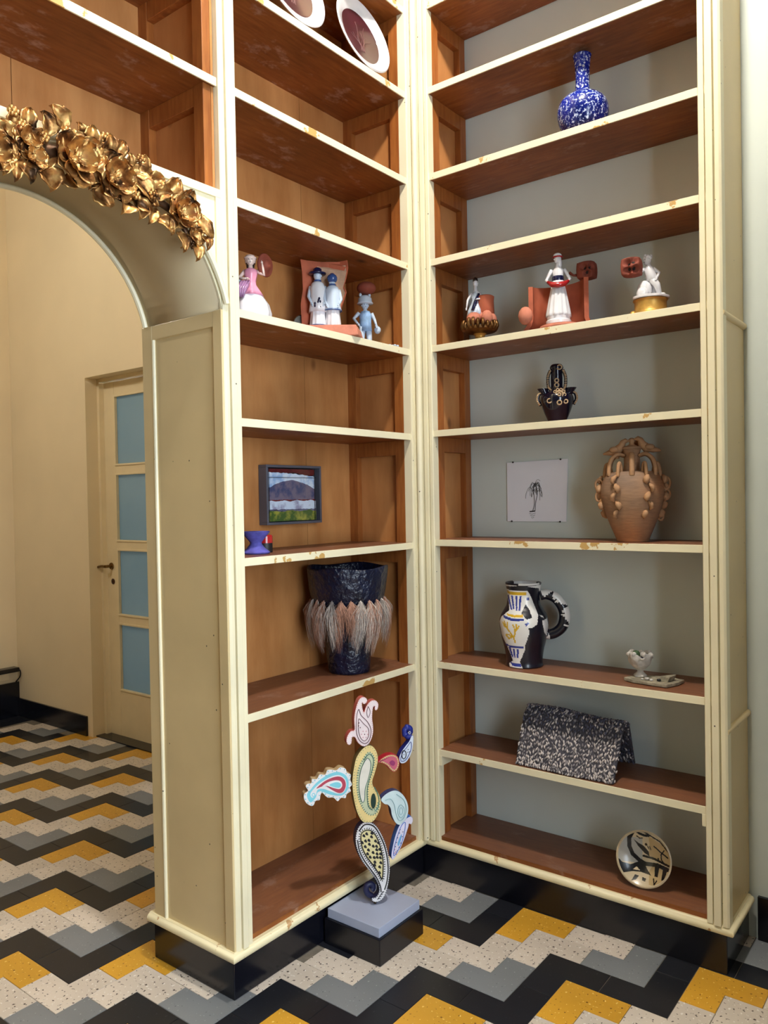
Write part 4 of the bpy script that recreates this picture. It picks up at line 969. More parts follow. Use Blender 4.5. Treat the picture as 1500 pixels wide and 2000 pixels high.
for s in (-1, 1):
    b = MB(); p = c + sd * s * .036 + Vector((0, 0, .095)); b.lathe(smooth_prof([(.014, 0), (.015, .012), (.018, .026), (.019, .030), (.015, .029), (.012, .018)], 2), p, 20, cap=False)
    b.v = [tuple(Vector(q_) + sd * s * max(0, q_[2] - p.z) * .45) for q_ in b.v]; b.build('spout', M['dkglaze'], vz, smooth='all')
    b = MB(); pts = catmull([c + sd * s * .046 + Vector((0, 0, .112)), c + sd * s * .062 + Vector((0, 0, .105)), c + sd * s * .066 + Vector((0, 0, .085)), c + sd * s * .056 + Vector((0, 0, .066))], 4, False); b.tube(pts, .0055, 8)
    h_ = b.build('side_handle', M['dkglaze'], vz, smooth='all')
    for p in pts[1:-1:1]:
        b = MB(); b.ball(p + fd * .004 + sd * s * .003, (.0045, .0045, .003), 6); b.build('bead', M['pale_ring'], h_, smooth='all')
    b = MB(); pts = catmull([c + sd * s * .020 + fd * .008 + Vector((0, 0, .118)), c + sd * s * .029 + fd * .008 + Vector((0, 0, .130)), c + sd * s * .030 + fd * .008 + Vector((0, 0, .165)), c + sd * s * .021 + fd * .008 + Vector((0, 0, .188))], 5, False); b.tube(pts, .006, 8)
    h_ = b.build('neck_handle', M['dkglaze'], vz, smooth='all')
    for p in pts[1:-1]:
        b = MB(); b.ball(p + fd * .005, (.005, .004, .0026), 6); b.build('bead', M['pale_ring'], h_, smooth='all')
def ring(par, p, n, r, t_, mat='pale_ring', name='applied_ring'):
    n = Vector(n).normalized(); u = Vector((0, 0, 1)).cross(n).normalized(); v_ = n.cross(u); b = MB()
    b.tube([Vector(p) + (u * math.cos(a) + v_ * math.sin(a)) * r for a in [i * PI / 9 for i in range(18)]], t_, 6, closed=True); return b.build(name, M[mat], par, smooth='all')
for (s, z, r, o) in ((.010, .196, .0075, .021), (.0, .150, .0065, .021), (.0, .134, .007, .021), (-.026, .076, .0075, .051), (.008, .068, .0075, .057), (.030, .072, .0065, .049)): ring(vz, c + sd * s + fd * o + Vector((0, 0, z)), fd, r, .0024)
rc = c + fd * .052 + sd * .008 + Vector((0, 0, .096)); ring(vz, rc, fd, .012, .003); ring(vz, rc + fd * .003, fd, .005, .003)
for k in range(10):
    a = k * PI / 5; ring(vz, rc + sd * math.cos(a) * .0185 + Vector((0, 0, math.sin(a) * .0185)) - fd * .003, fd, .0042, .0019)

# ------------------------------------------------------------------ drawing on paper pinned to the wall
pl = Plane2((.365, YW - .006, 1.47), (0, -1, 0)); M['paper'] = plain('drawing_paper', srgb(240, 242, 250), .8, var=.02)
dr = thing('drawing', (.365, YW - .004, 1.47), 'white sheet with a small ink drawing of a spindly potted plant, pinned to wall', 'drawing')
b = MB(); pl.prism(b, [pl.px(*q) for q in ((990, 904), (1109, 896), (1106, 1019), (991, 1018))], 0, .002); b.build('sheet', M['paper'], dr)
DP = lambda x, y: pl.px(1000 + x * .21333, 680 + y * .21333)
def ink(strokes, wd, name):
    for st in strokes:
        b = MB(); b.tube([pl.w(q, .0006) for q in catmull([DP(*q) for q in st], 4, False)], wd, 5); b.build(name, M['ink'], dr)
rn = random.Random(9)
ink([[(190, 1490), (205, 1430), (203, 1360), (198, 1300), (205, 1255)], [(212, 1490), (216, 1420), (232, 1340), (228, 1290), (215, 1250)]], .0011, 'ink_stem')
lv = []
for k in range(26):
    a = rn.uniform(-1, 1); L1 = rn.uniform(40, 95); x0 = 212 + rn.uniform(-18, 18); y0 = 1262 + rn.uniform(-14, 60)
    lv.append([(x0, y0), (x0 + a * L1 * .55, y0 - rn.uniform(5, 38)), (x0 + a * L1, y0 + rn.uniform(0, 60)), (x0 + a * L1 * 1.05, y0 + rn.uniform(40, 110) * abs(a))])
ink(lv, .00055, 'ink_leaf')
ink([[(215, 1255), (222, 1215), (240, 1203), (258, 1215)], [(214, 1258), (228, 1225), (248, 1235)]], .0006, 'ink_leaf')
b = MB(); pl.prism(b, [DP(*q) for q in ((160, 1492), (212, 1486), (214, 1496), (164, 1502))], .0008, .0007); b.build('ink_pot_rim', M['ink'], dr)
ink([[(160, 1512), (185, 1520), (218, 1508)], [(168, 1530), (190, 1537), (212, 1525)], [(178, 1548), (190, 1555), (202, 1545)]], .0006, 'ink_pot')
for q in ((1095, 897), (1000, 1018), (1094, 1019), (1002, 903)):
    b = MB(); b.ball(pl.w(pl.px(*q), .001), .0035, 8); b.build('pin', M['ink'], dr, smooth='all')

# ------------------------------------------------------------------ big earthen urn with chains of leaves and birds
c = Vector((.782, .132, ZR['F'] + .0014)); ur = thing('urn', c, 'large earthenware urn hung with clay leaf chains, handles and perched birds', 'urn')
fd = TOCAM(c); sd = Vector((-fd.y, fd.x, 0))
um, N, Lk, P = newmat('earthenware'); t = tex(N, Lk, 'Noise', 3.2, 3); t2 = tex(N, Lk, 'Noise', 30, 4, stretch=(1, 1, 6))
r1 = ramp(N, Lk, t.outputs['Fac'], [(.36, srgb(128, 106, 90)), (.5, srgb(160, 124, 94)), (.64, srgb(180, 118, 72))]); r2 = ramp(N, Lk, t2.outputs['Fac'], [(.3, (.82, .82, .82)), (.7, (1.1, 1.1, 1.1))])
Lk.new(mixc(N, Lk, 1.0, r1.outputs[0], r2.outputs[0], 'MULTIPLY'), P.inputs['Base Color']); P.inputs['Roughness'].default_value = .72; bump(N, Lk, P, t2.outputs['Fac'], .25, .003); M['urn'] = um
M['urn_leaf'] = plain('urn_relief', srgb(178, 136, 98), .7, var=.2, vscale=30, bmp=.2)
UP = [(.052, 0), (.053, .004), (.058, .018), (.076, .062), (.093, .112), (.1015, .152), (.1005, .182), (.092, .210), (.080, .226), (.070, .232)]
b = MB(); b.lathe(smooth_prof(UP, 3), c, 52); b.build('urn_body', M['urn'], ur, smooth='all')
b = MB(); b.lathe(smooth_prof([(.034, .228), (.028, .240), (.026, .265), (.026, .292), (.029, .304), (.033, .309), (.033, .314), (.027, .315), (.023, .306)], 3), c, 32, cap=False); b.build('urn_neck', M['urn'], ur, smooth='all')
def urn_r(z):
    for (r0, za), (r1_, zb) in zip(UP, UP[1:]):
        if za <= z <= zb: return r0 + (r1_ - r0) * (z - za) / (zb - za)
    return .07
for k in range(6):
    a = math.atan2(fd.y, fd.x) + PI / 3 + k * PI / 3; o = Vector((math.cos(a), math.sin(a), 0))
    b = MB(); pts = catmull([c + o * .027 + Vector((0, 0, .285)), c + o * .052 + Vector((0, 0, .290)), c + o * .076 + Vector((0, 0, .272)), c + o * .085 + Vector((0, 0, .240)), c + o * .084 + Vector((0, 0, .218))], 5, False)
    b.tube(pts, .0085, 8, flat=.75); b.build('strap_handle', M['urn_leaf'], ur, smooth='all')
    # chain of clay leaves down the belly between the handles
    a2 = a + PI / 6; o2 = Vector((math.cos(a2), math.sin(a2), 0)); s2 = Vector((-o2.y, o2.x, 0))
    b = MB(); b.tube(catmull([c + o2 * .066 + Vector((0, 0, .226)), c + o2 * .073 + Vector((0, 0, .256)), c + o2 * .084 + Vector((0, 0, .254)), c + o2 * .090 + Vector((0, 0, .214))], 4, False), .006, 8); b.build('chain_loop', M['urn_leaf'], ur, smooth='all')
    for j in range(5):
        z = .205 - j * .028; r = urn_r(z); sg = 1 if j % 2 else -1
        b = MB(); q0 = c + o2 * (r + .003) + Vector((0, 0, z + .014)); q1 = c + o2 * (urn_r(z - .016) + .002) + s2 * sg * .007 + Vector((0, 0, z - .016))
        b.tube([q0, q0.lerp(q1, .35) + o2 * .006 + s2 * sg * .005, q0.lerp(q1, .7) + o2 * .005 + s2 * sg * .007, q1], [.005, .0115, .010, .003], 8, flat=.7); b.build('clay_leaf', M['urn_leaf'], ur, smooth='all')
for s in (-1, 1):
    for (z, rr) in ((.192, .017), (.155, .013), (.082, .011)) if s > 0 else ((.190, .016), (.150, .013)):
        p = c + sd * s * (urn_r(z) + rr * .55) + Vector((0, 0, z)); b = MB()
        b.tube([p + sd * math.cos(a) * rr * .75 + Vector((0, 0, math.sin(a) * rr * 1.15)) for a in [i * PI / 9 for i in range(18)]], .0042, 7, closed=True); b.build('ear_loop', M['urn_leaf'], ur, smooth='all')
def bird(p, d, s, par):
    p = Vector(p); d = Vector(d).normalized(); b = MB(); up_ = Vector((0, 0, 1))
    b.tube([p - d * .045 * s + up_ * .004 * s, p - d * .022 * s + up_ * .008 * s, p + up_ * .014 * s, p + d * .014 * s + up_ * .028 * s, p + d * .018 * s + up_ * .040 * s, p + d * .026 * s + up_ * .044 * s, p + d * .038 * s + up_ * .042 * s], [.003 * s, .010 * s, .015 * s, .012 * s, .009 * s, .008 * s, .0015 * s], 10)
    w = d.cross(up_)
    for k in (-1, 1): b.ball(p + w * k * .012 * s + up_ * .016 * s - d * .008 * s, (.016 * s, .008 * s, .010 * s), 8, rx=Matrix.Rotation(math.atan2(d.y, d.x), 3, 'Z'))
    b.tube([p + up_ * .004 * s, p - up_ * .012 * s], .006 * s, 6); return b.build('bird', M['urn_leaf'], par, smooth='all')
bird(c + sd * .046 + fd * .006 + Vector((0, 0, .296)), -sd + fd * .2, 1.05, ur); bird(c - sd * .046 + Vector((0, 0, .290)), sd + fd * .2, 1.05, ur); bird(c - fd * .042 + Vector((0, 0, .296)), sd, .9, ur)
b = MB(); b.lathe(smooth_prof([(.024, .312), (.020, .318), (.010, .322), (.008, .330), (.012, .338), (.005, .345)], 2), c, 20); b.build('lid', M['urn_leaf'], ur, smooth='all')

# ------------------------------------------------------------------ small framed painting on the back board
py0, py1, pz0, pz1 = -.545, -.262, 1.366, 1.578; px0 = XB + .0015
pa = thing('painting', (px0 + .015, (py0 + py1) / 2, (pz0 + pz1) / 2), 'small landscape in bands of red, white, grey and green in a grey box frame', 'painting')
M['frame'] = plain('grey_frame', srgb(96, 98, 110), .4, .3, var=.1)
fw = .009
for (a, b_, c_, d_) in ((py0, py1, pz0, pz0 + fw), (py0, py1, pz1 - fw, pz1), (py0, py0 + fw, pz0 + fw, pz1 - fw), (py1 - fw, py1, pz0 + fw, pz1 - fw)): bx('frame_side', px0, px0 + .040, a, b_, c_, d_, M['frame'], pa, bevel=.001)
bx('frame_back', px0, px0 + .004, py0 + fw, py1 - fw, pz0 + fw, pz1 - fw, M['ink'], pa)
iy0, iy1, iz0, iz1 = py0 + .014, py1 - .022, pz0 + .012, pz1 - .013; W_, H_ = iy1 - iy0, iz1 - iz0
cols = {'maroon': (92, 22, 26), 'white_a': (214, 226, 240), 'mauve': (112, 102, 122), 'rust': (112, 34, 34), 'white_b': (204, 218, 236), 'violet': (120, 118, 150), 'green': (66, 92, 40)}
bounds = {'maroon': (lambda u: 1.0, lambda u: .90 - .03 * math.sin(u * 9)), 'white_a': (lambda u: .93 - .07 * u * u, lambda u: .62 + .16 * math.sin(PI * min(1, u * 1.02)) - .02), 'mauve': (lambda u: .62 + .16 * math.sin(PI * min(1, u * 1.02)), lambda u: .40), 'rust': (lambda u: .405, lambda u: .36 + .01 * math.sin(u * 31)), 'white_b': (lambda u: .385 + .012 * math.sin(u * 23), lambda u: .215), 'violet': (lambda u: .222, lambda u: .182), 'green': (lambda u: .190 + .012 * math.sin(u * 17), lambda u: 0.0)}
for i, (nm, (tp, bt)) in enumerate(bounds.items()):
    pm, N, Lk, P = newmat('paint_' + nm); t = tex(N, Lk, 'Noise', 26, 5, rough=.6); cc = cols[nm]
    alt = {'green': (150, 150, 60), 'mauve': (70, 74, 110), 'white_a': (150, 180, 220), 'white_b': (150, 150, 180)}.get(nm, tuple(int(q * .7) for q in cc))
    r1 = ramp(N, Lk, t.outputs['Fac'], [(.45, srgb(*cc)), (.62, srgb(*alt))]); Lk.new(r1.outputs[0], P.inputs['Base Color']); P.inputs['Roughness'].default_value = .15; bump(N, Lk, P, t.outputs['Fac'], .3, .002)
    n = 30; rn = random.Random(i); top = [(k / n, tp(k / n) + (rn.uniform(-.008, .008) if tp(k / n) < 1 else 0)) for k in range(n + 1)]; bot = [(k / n, bt(k / n) + (rn.uniform(-.006, .006) if bt(k / n) > 0 else 0)) for k in range(n + 1)]
    b = MB(); xx = px0 + .026 + .0008 * i; v = []
    for (u, t1), (_, b1) in zip(top, bot):
        y = iy0 + u * W_; v += [(xx, y, iz0 + min(1, t1) * H_), (xx, y, iz0 + max(0, b1) * H_), (px0 + .004, y, iz0 + min(1, t1) * H_), (px0 + .004, y, iz0 + max(0, b1) * H_)]
    f = []
    for k in range(n): a = 4 * k; f += [(a + 1, a + 5, a + 4, a), (a, a + 4, a + 6, a + 2), (a + 1, a + 3, a + 7, a + 5)]
    b.add(v, f); b.build('painted_band', pm, pa)
for (ya, yb, za, zb) in ((iy0 + .004, iy0 + .0055, iz0, iz1), (iy1 - .008, iy1 - .0065, iz0, iz1), (iy0, iy1, iz0 + .83 * H_, iz0 + .838 * H_), (iy0, iy1, iz0 + .21 * H_, iz0 + .216 * H_)): bx('dark_line', px0 + .032, px0 + .0335, ya, yb, za, zb, M['ink'], pa)

# ------------------------------------------------------------------ violet waisted cup
c = Vector((-.120, -.735, ZL['F'] + .0014)); cu = thing('waisted_cup', c, 'small violet hourglass-shaped cup at the shelf end by the post', 'cup')
M['violet'] = plain('violet_felt', srgb(86, 84, 168), .8, var=.3, vscale=40, bmp=.4, bscale=120)
b = MB(); b.lathe([(0, 0), (.043, 0), (.045, .004), (.030, .016), (.019, .030), (.019, .036), (.032, .052), (.044, .066), (.045, .070), (.041, .069), (.028, .054), (0, .040)], c, 36); b.build('cup_body', M['violet'], cu, smooth=True)
fd = TOCAM(c); sd = Vector((-fd.y, fd.x, 0)); q = c + sd * .030 - fd * .052
wc = thing('small_pot', q, 'small red and black round pot half hidden behind the violet cup', 'pot')
b = MB(); b.lathe([(0, 0), (.024, 0), (.024, .030), (0, .030)], q, 26); b.build('pot_body', M['ink'], wc, smooth=True)
b = MB(); b.lathe([(0, .030), (.0245, .030), (.0245, .052), (.021, .056), (0, .056)], q, 26); b.build('pot_top', M['red_cer'], wc, smooth=True)
# ------------------------------------------------------------------ big dark bucket vase with a fringe of hair tufts
c = Vector((-.136, -.270, ZL['G'] + .0014)); fv = thing('fringed_vase', c, 'large blue-black tub vase with a fringe of pale hair tufts', 'vase')
M['fur_body'] = plain('blue_black_clay', srgb(10, 18, 44), .34, var=.4, vscale=14, bmp=1.0, bscale=42, spec=.6, bdist=.012)
def wob(p, a): return Vector((p.x * (1 + .012 * math.sin(3 * a + p.z * 30)), p.y * (1 + .012 * math.cos(2 * a + p.z * 22)), p.z + (.004 * math.sin(4 * a) if p.z > .36 else 0)))
b = MB(); b.lathe(smooth_prof([(.072, 0), (.075, .004), (.081, .05), (.086, .11), (.094, .18), (.106, .22), (.121, .245)], 3), c, 48, warp=wob); b.build('tub_lower', M['fur_body'], fv, smooth='all')
b = MB(); b.lathe(smooth_prof([(.121, .243), (.130, .262), (.140, .30), (.147, .35), (.149, .380), (.146, .384), (.140, .380), (.136, .33), (.124, .27), (.09, .20), (.02, .10)], 3), c, 48, warp=wob, cap=False); b.build('tub_rim', M['fur_body'], fv, smooth='all')
def tuft(seed):
    rn = random.Random(seed); b = MB()
    for s in range(230):
        a = rn.gauss(0, .62); u = Vector((rn.uniform(-.004, .004), rn.uniform(-.003, .003), 0)); L1 = rn.uniform(.08, .190) * max(.35, 1 - .22 * abs(a)); sp_ = a * rn.uniform(.010, .034)
        o = rn.uniform(.004, .030); pts = []
        for k in range(5):
            t_ = k / 4; pts.append(Vector((u.x + sp_ * math.sin(t_ * 1.9) + .003 * math.sin(7 * t_ + s), u.y + o * math.sin(PI * min(1, t_ * .9 + .05)) * .95, -L1 * t_)))
        w = rn.uniform(.0005, .0009); n0 = len(b.v); d = Vector((math.cos(s), math.sin(s) * .4, 0)) * w
        mi = 1 if rn.random() < .45 else 0
        for k, q in enumerate(pts):
            tp = 1 - .8 * (k / 4) ** 2; b.v += [tuple(q - d * tp), tuple(q + d * tp)]
        for k in range(4): b.f.append((n0 + 2 * k, n0 + 2 * k + 1, n0 + 2 * k + 3, n0 + 2 * k + 2)); b.m.append(mi)
    b.tube([Vector((0, -.002, .006)), Vector((0, .006, -.004)), Vector((0, .014, -.03)), Vector((0, .016, -.055))], [.002, .004, .0045, .002], 7, mi=0)
    return b
M['hair_a'] = plain('hair_pinkish', srgb(176, 130, 108), .6, var=.25, vscale=50); M['hair_b'] = plain('hair_pale', srgb(216, 204, 194), .6, var=.2, vscale=50); M['hair_g'] = plain('hair_grey', srgb(150, 140, 134), .6, var=.3, vscale=50)
tm = []
for sd_, (m1, m2) in enumerate((('hair_a', 'hair_b'), ('hair_b', 'hair_g'), ('hair_a', 'hair_a'), ('hair_g', 'hair_b'))):
    o = tuft(sd_).build('hair_tuft', [M[m1], M[m2]], fv); tm.append(o)
NT = 24
for k in range(NT):
    if abs(2 * PI * k / NT - PI) < .62: continue       # bare towards the back board
    o = tm[k] if k < 4 else tm[(k * 7 + k // 3) % 4].copy()
    if k >= 4: C.objects.link(o); o.parent = fv
    a = 2 * PI * k / NT; o.location = (math.cos(a) * .131, math.sin(a) * .131, .268); o.rotation_euler = (random.uniform(-.12, .08), random.uniform(-.14, .14), a - PI / 2 + random.uniform(-.12, .12)); o.scale = (random.uniform(.9, 1.25), 1, random.uniform(.82, 1.1))
for k in range(4):   # these four were built in room coordinates: bring them to the local frame
    me = tm[k].data; off = wloc(fv)
    for v_ in me.vertices: v_.co += off

# ------------------------------------------------------------------ painted jug with ring handle
c = Vector((.377, .118, ZR['G'] + .0014)); jg = thing('painted_jug', c, 'black and white painted jug with blue stripes, yellow sprigs and big ring handle', 'jug')
fdc = TOCAM(c); ang0 = math.atan2(fdc.y, fdc.x); sdc = Vector((-fdc.y, fdc.x, 0))
JP = smooth_prof([(.060, 0), (.062, .004), (.060, .02), (.065, .06), (.075, .105), (.081, .150), (.078, .180), (.066, .205), (.056, .226), (.056, .255), (.062, .286), (.0645, .300)], 12); JP = [(r_j * 1.09 if z_j < .235 else r_j * (1.09 - .09 * min(1, (z_j - .235) / .03)), z_j) for r_j, z_j in JP]
jm = [ceramic('jug_black', srgb(16, 18, 34), .3, .2), ceramic('jug_white', srgb(236, 234, 230), .3, .04), ceramic('jug_blue', srgb(44, 62, 150), .3, .15), ceramic('jug_yellow', srgb(222, 178, 40), .3, .12)]
# traced outlines: frame of the close-up, x 115..450, y 95..690 -> metres across (left = minus) and up
def jq(x, y): return ((x - 282) * .28 * .00188, (692 - y) * .28 * .00185)
white = [[jq(*q) for q in s] for s in (
    [(160, 150), (310, 152), (330, 190), (345, 230), (378, 320), (372, 380), (330, 405), (312, 400), (318, 440), (290, 520), (285, 560), (262, 620), (250, 645), (270, 690), (182, 690), (178, 665), (205, 640), (190, 600), (160, 530), (130, 470), (115, 380), (130, 340), (185, 290), (182, 240), (165, 190)],
    [(155, 128), (165, 100), (245, 92), (235, 120)], [(305, 122), (412, 118), (418, 150), (395, 190), (385, 140)], [(385, 318), (412, 330), (418, 345), (395, 330)], [(405, 360), (440, 350), (450, 420), (440, 480), (420, 450), (410, 400)])]
black2 = [[jq(*q) for q in s] for s in ([(295, 245), (325, 290), (335, 335), (300, 345), (266, 305)],)]
blue = [[jq(*q) for q in s] for s in (
    [(170, 190), (182, 190), (205, 285), (194, 285)], [(198, 188), (210, 188), (220, 280), (210, 282)], [(228, 188), (240, 188), (240, 290), (230, 290)], [(256, 188), (270, 188), (258, 290), (246, 290)],
    [(140, 325), (200, 340), (285, 338), (283, 354), (200, 358), (148, 345)], [(150, 525), (200, 535), (280, 530), (278, 545), (200, 548), (158, 540)], [(175, 550), (190, 550), (210, 620), (200, 620)], [(203, 552), (216, 552), (224, 620), (214, 620)], [(232, 552), (246, 552), (242, 615), (230, 615)], [(185, 655), (255, 658), (262, 680), (200, 678)], [(300, 200), (318, 200), (320, 220), (302, 220)], [(288, 375), (310, 362), (318, 372), (296, 392)])]
yellow_poly = [[jq(*q) for q in s] for s in ([(158, 158), (230, 165), (300, 160), (300, 182), (230, 184), (160, 180)], [(165, 312), (220, 318), (280, 312), (278, 330), (220, 334), (175, 326)])]
yl = [[jq(*q) for q in s] for s in ([(150, 365), (160, 400), (190, 440), (215, 480), (222, 510)], [(140, 375), (150, 400), (165, 408)], [(172, 372), (170, 405)], [(210, 385), (222, 420), (222, 450), (210, 470)], [(248, 390), (235, 415), (222, 425)], [(232, 380), (230, 410)], [(160, 460), (180, 485), (200, 470), (180, 455), (160, 462)])]
def jug_mat(u, z, front):
    if not front: return 0
    p = (u, z)
    for poly in blue:
        if inpoly(p, poly): return 2
    for poly in yellow_poly:
        if inpoly(p, poly): return 3
    for st in yl:
        for a, b_ in zip(st, st[1:]):
            if segdist(p, a, b_) < .0026: return 3
    for poly in black2:
        if inpoly(p, poly): return 0
    for poly in white:
        if inpoly(p, poly): return 1
    return 0
NJ = 180; b = MB(); b.lathe(JP, c, NJ, cap=False)
fm = []
for j in range(len(JP) - 1):
    for i in range(NJ):
        a = 2 * PI * (i + .5) / NJ - ang0; r = (JP[j][0] + JP[j + 1][0]) / 2; z = (JP[j][1] + JP[j + 1][1]) / 2
        fm.append(jug_mat(r * math.sin(a), z, math.cos(a) > -.1))
b.m = fm; b.add([c + Vector((JP[0][0] * math.cos(2 * PI * i / NJ), JP[0][0] * math.sin(2 * PI * i / NJ), 0)) for i in range(NJ)], [tuple(range(NJ - 1, -1, -1))]); b.build('jug_body', jm, jg, smooth='all')
b = MB(); b.lathe([(.0642, .298), (.0655, .302), (.0635, .305), (.056, .302), (.054, .27), (.054, .23), (.02, .2)], c, 60, cap=False); b.m = [1 if (k % 60) in range(10, 26) or (k % 60) > 46 else 0 for k in range(len(b.f))]; b.build('jug_lip', jm, jg, smooth=True)
hp = [(395, 200), (440, 190), (500, 215), (545, 275), (560, 340), (545, 410), (500, 455), (450, 470), (420, 450)]
hpts = catmull([c + sdc * jq(*q)[0] + fdc * .004 + Vector((0, 0, jq(*q)[1])) for q in hp], 7, False)
b = MB(); n = len(hpts); b.tube(hpts, [.017 + .003 * math.sin(PI * i / n) for i in range(n)], 16, upv=(fdc.x, fdc.y, 0))
rn = random.Random(8); fmv = []
for k in range(len(b.f)):
    i, j = divmod(k, 16); w = math.cos((j - 12.5) * PI / 8) + .45 * math.sin(i * .55) + .25 * math.sin(i * 1.7 + j)
    fmv.append(1 if (2 < i < 34 and w > .42) or (i > 47 and w > .75) else 0)
b.m = fmv; b.build('ring_handle', jm, jg, smooth='all')

# ------------------------------------------------------------------ rough white goblet on a stone slab
sl = thing('flat_stone', (.85, .10, ZR['G'] + .0014), 'thin rough stone slab with small chips lying on the shelf', 'stone')
c = Vector((.842, .105, ZR['G'] + .0014)); zt = c.z + .011
b = MB(); ol = [(.765, .078), (.80, .060), (.86, .052), (.915, .048), (.935, .10), (.940, .150), (.90, .162), (.86, .160), (.80, .150), (.776, .115)]
b.prism(ol, (0, 0, zt), (1, 0, 0), (0, 1, 0), .0105); M['stone'] = plain('speckled_stone', srgb(150, 142, 122), .8, var=.4, vscale=60, bmp=.6, bscale=60); b.build('slab_plate', M['stone'], sl, bevel=.002)
b = MB(); b.prism([(.878, .085), (.908, .080), (.914, .128), (.906, .130)], (0, 0, zt + .018), (1, 0, 0), (0, 1, 0), .018); b.v = [(x + (.008 if z > zt + .01 else 0), y, z) for x, y, z in b.v]; b.build('stone_chip', M['stone'], sl, bevel=.001)
M['plaster'] = plain('rough_plaster', srgb(196, 192, 186), .85, var=.25, vscale=50, bmp=.8, bscale=80)
for (x, y, r, m_) in ((.842, .080, .008, 'plaster'), (.858, .074, .006, 'plaster'), (.880, .082, .007, 'ink'), (.828, .074, .005, 'plaster')):
    b = MB(); b.ball((x, y, zt + r * .6), (r, r * 1.1, r * .6), 8); b.build('pebble', M[m_], sl, smooth='all')
gb = thing('goblet', (.806, .118, zt + .001), 'crumbling white plaster goblet holding green lumps, standing on the stone slab', 'goblet')
rn = random.Random(6); ph = [rn.uniform(0, 6) for _ in range(6)]
def rough(p, a): 
    k = 1 + .05 * math.sin(5 * a + ph[0] + p.z * 90) + .03 * math.sin(11 * a + ph[1]); zz = p.z + (.006 * math.sin(4 * a + ph[2]) + .004 * math.sin(9 * a + ph[3]) if p.z > .062 else 0)
    return Vector((p.x * k, p.y * k, zz))
gc = Vector((.806, .118, zt + .001)); b = MB(); b.lathe(smooth_prof([(.020, 0), (.021, .004), (.015, .010), (.010, .016), (.011, .022), (.022, .032), (.034, .046), (.039, .062), (.040, .074), (.034, .074), (.030, .060), (.014, .046), (.0, .042)], 2), gc, 40, warp=rough); b.build('goblet_body', M['plaster'], gb, smooth='all')
for k in range(7):
    a = k * .9; b = MB(); b.ball(gc + Vector((math.cos(a) * .036, math.sin(a) * .036, .074 + rn.uniform(-.004, .006))), (.009, .008, .008), 7); b.build('plaster_crumb', M['plaster'], gb, smooth=False)
M['moss'] = plain('moss_green', srgb(60, 84, 50), .7, var=.4, vscale=70, bmp=.6, bscale=90)
for (x, y, z, r, m_) in ((-.010, -.010, .074, .014, 'moss'), (.014, -.004, .068, .009, 'navy_cer'), (.006, .014, .068, .012, 'plaster')):
    b = MB(); b.ball(gc + Vector((x, y, z)), r, 10); b.build('lump', M[m_], gb, smooth='all')

# ------------------------------------------------------------------ knitted tweed piece standing like a tunnel
tw = thing('knitted_piece', (.58, .12, ZR['H'] + .0014), 'chunky grey tweed knitted piece folded into a tunnel on the shelf', 'textile')
zb = ZR['H'] + .0028
sec = catmull([(.012, 0), (.030, .045), (.060, .105), (.092, .160), (.122, .186), (.152, .180), (.180, .150), (.205, .100), (.226, .050), (.236, .012)], 5, False)
x0, x1 = .392, .748; NX = 30; b = MB(); v = []; f = []; ns = len(sec)
def tw_pt(i, j, off):
    s = sec[j]; t_ = (sec[min(j + 1, ns - 1)] - sec[max(j - 1, 0)]).normalized(); nrm = Vector((-t_.y, t_.x))
    u = i / NX; x = x0 + (x1 - x0) * u + .012 * math.sin(j * .12) * (u - .5); sag = 1 - .05 * u + .015 * math.sin(u * 6)
    return Vector((x, s.x + nrm.x * off + .004 * math.sin(u * 9 + j * .2), zb + max(.001, s.y * sag) + max(0, nrm.y * off)))
for off in (0, -.012):
    for i in range(NX + 1):
        for j in range(ns): v.append(tw_pt(i, j, off))
n1 = (NX + 1) * ns
for i in range(NX):
    for j in range(ns - 1):
        a = i * ns + j; f.append((a, a + ns, a + ns + 1, a + 1)); f.append((n1 + a, n1 + a + 1, n1 + a + ns + 1, n1 + a + ns))
for i in range(NX):
    a = i * ns; f.append((a, n1 + a, n1 + a + ns, a + ns)); a += ns - 1; f.append((a, a + ns, n1 + a + ns, n1 + a))
for j in range(ns - 1):
    f.append((j, j + 1, n1 + j + 1, n1 + j)); a = NX * ns + j; f.append((a, n1 + a, n1 + a + 1, a + 1))
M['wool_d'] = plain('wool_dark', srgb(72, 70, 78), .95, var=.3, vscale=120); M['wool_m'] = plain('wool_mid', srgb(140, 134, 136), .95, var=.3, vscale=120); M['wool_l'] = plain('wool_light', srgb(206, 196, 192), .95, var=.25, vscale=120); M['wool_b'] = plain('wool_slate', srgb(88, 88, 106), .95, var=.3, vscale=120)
b.add(v, f); b.build('knit_cloth', M['wool_d'], tw, smooth='all')
b = MB(); rn = random.Random(21); cnt = 0
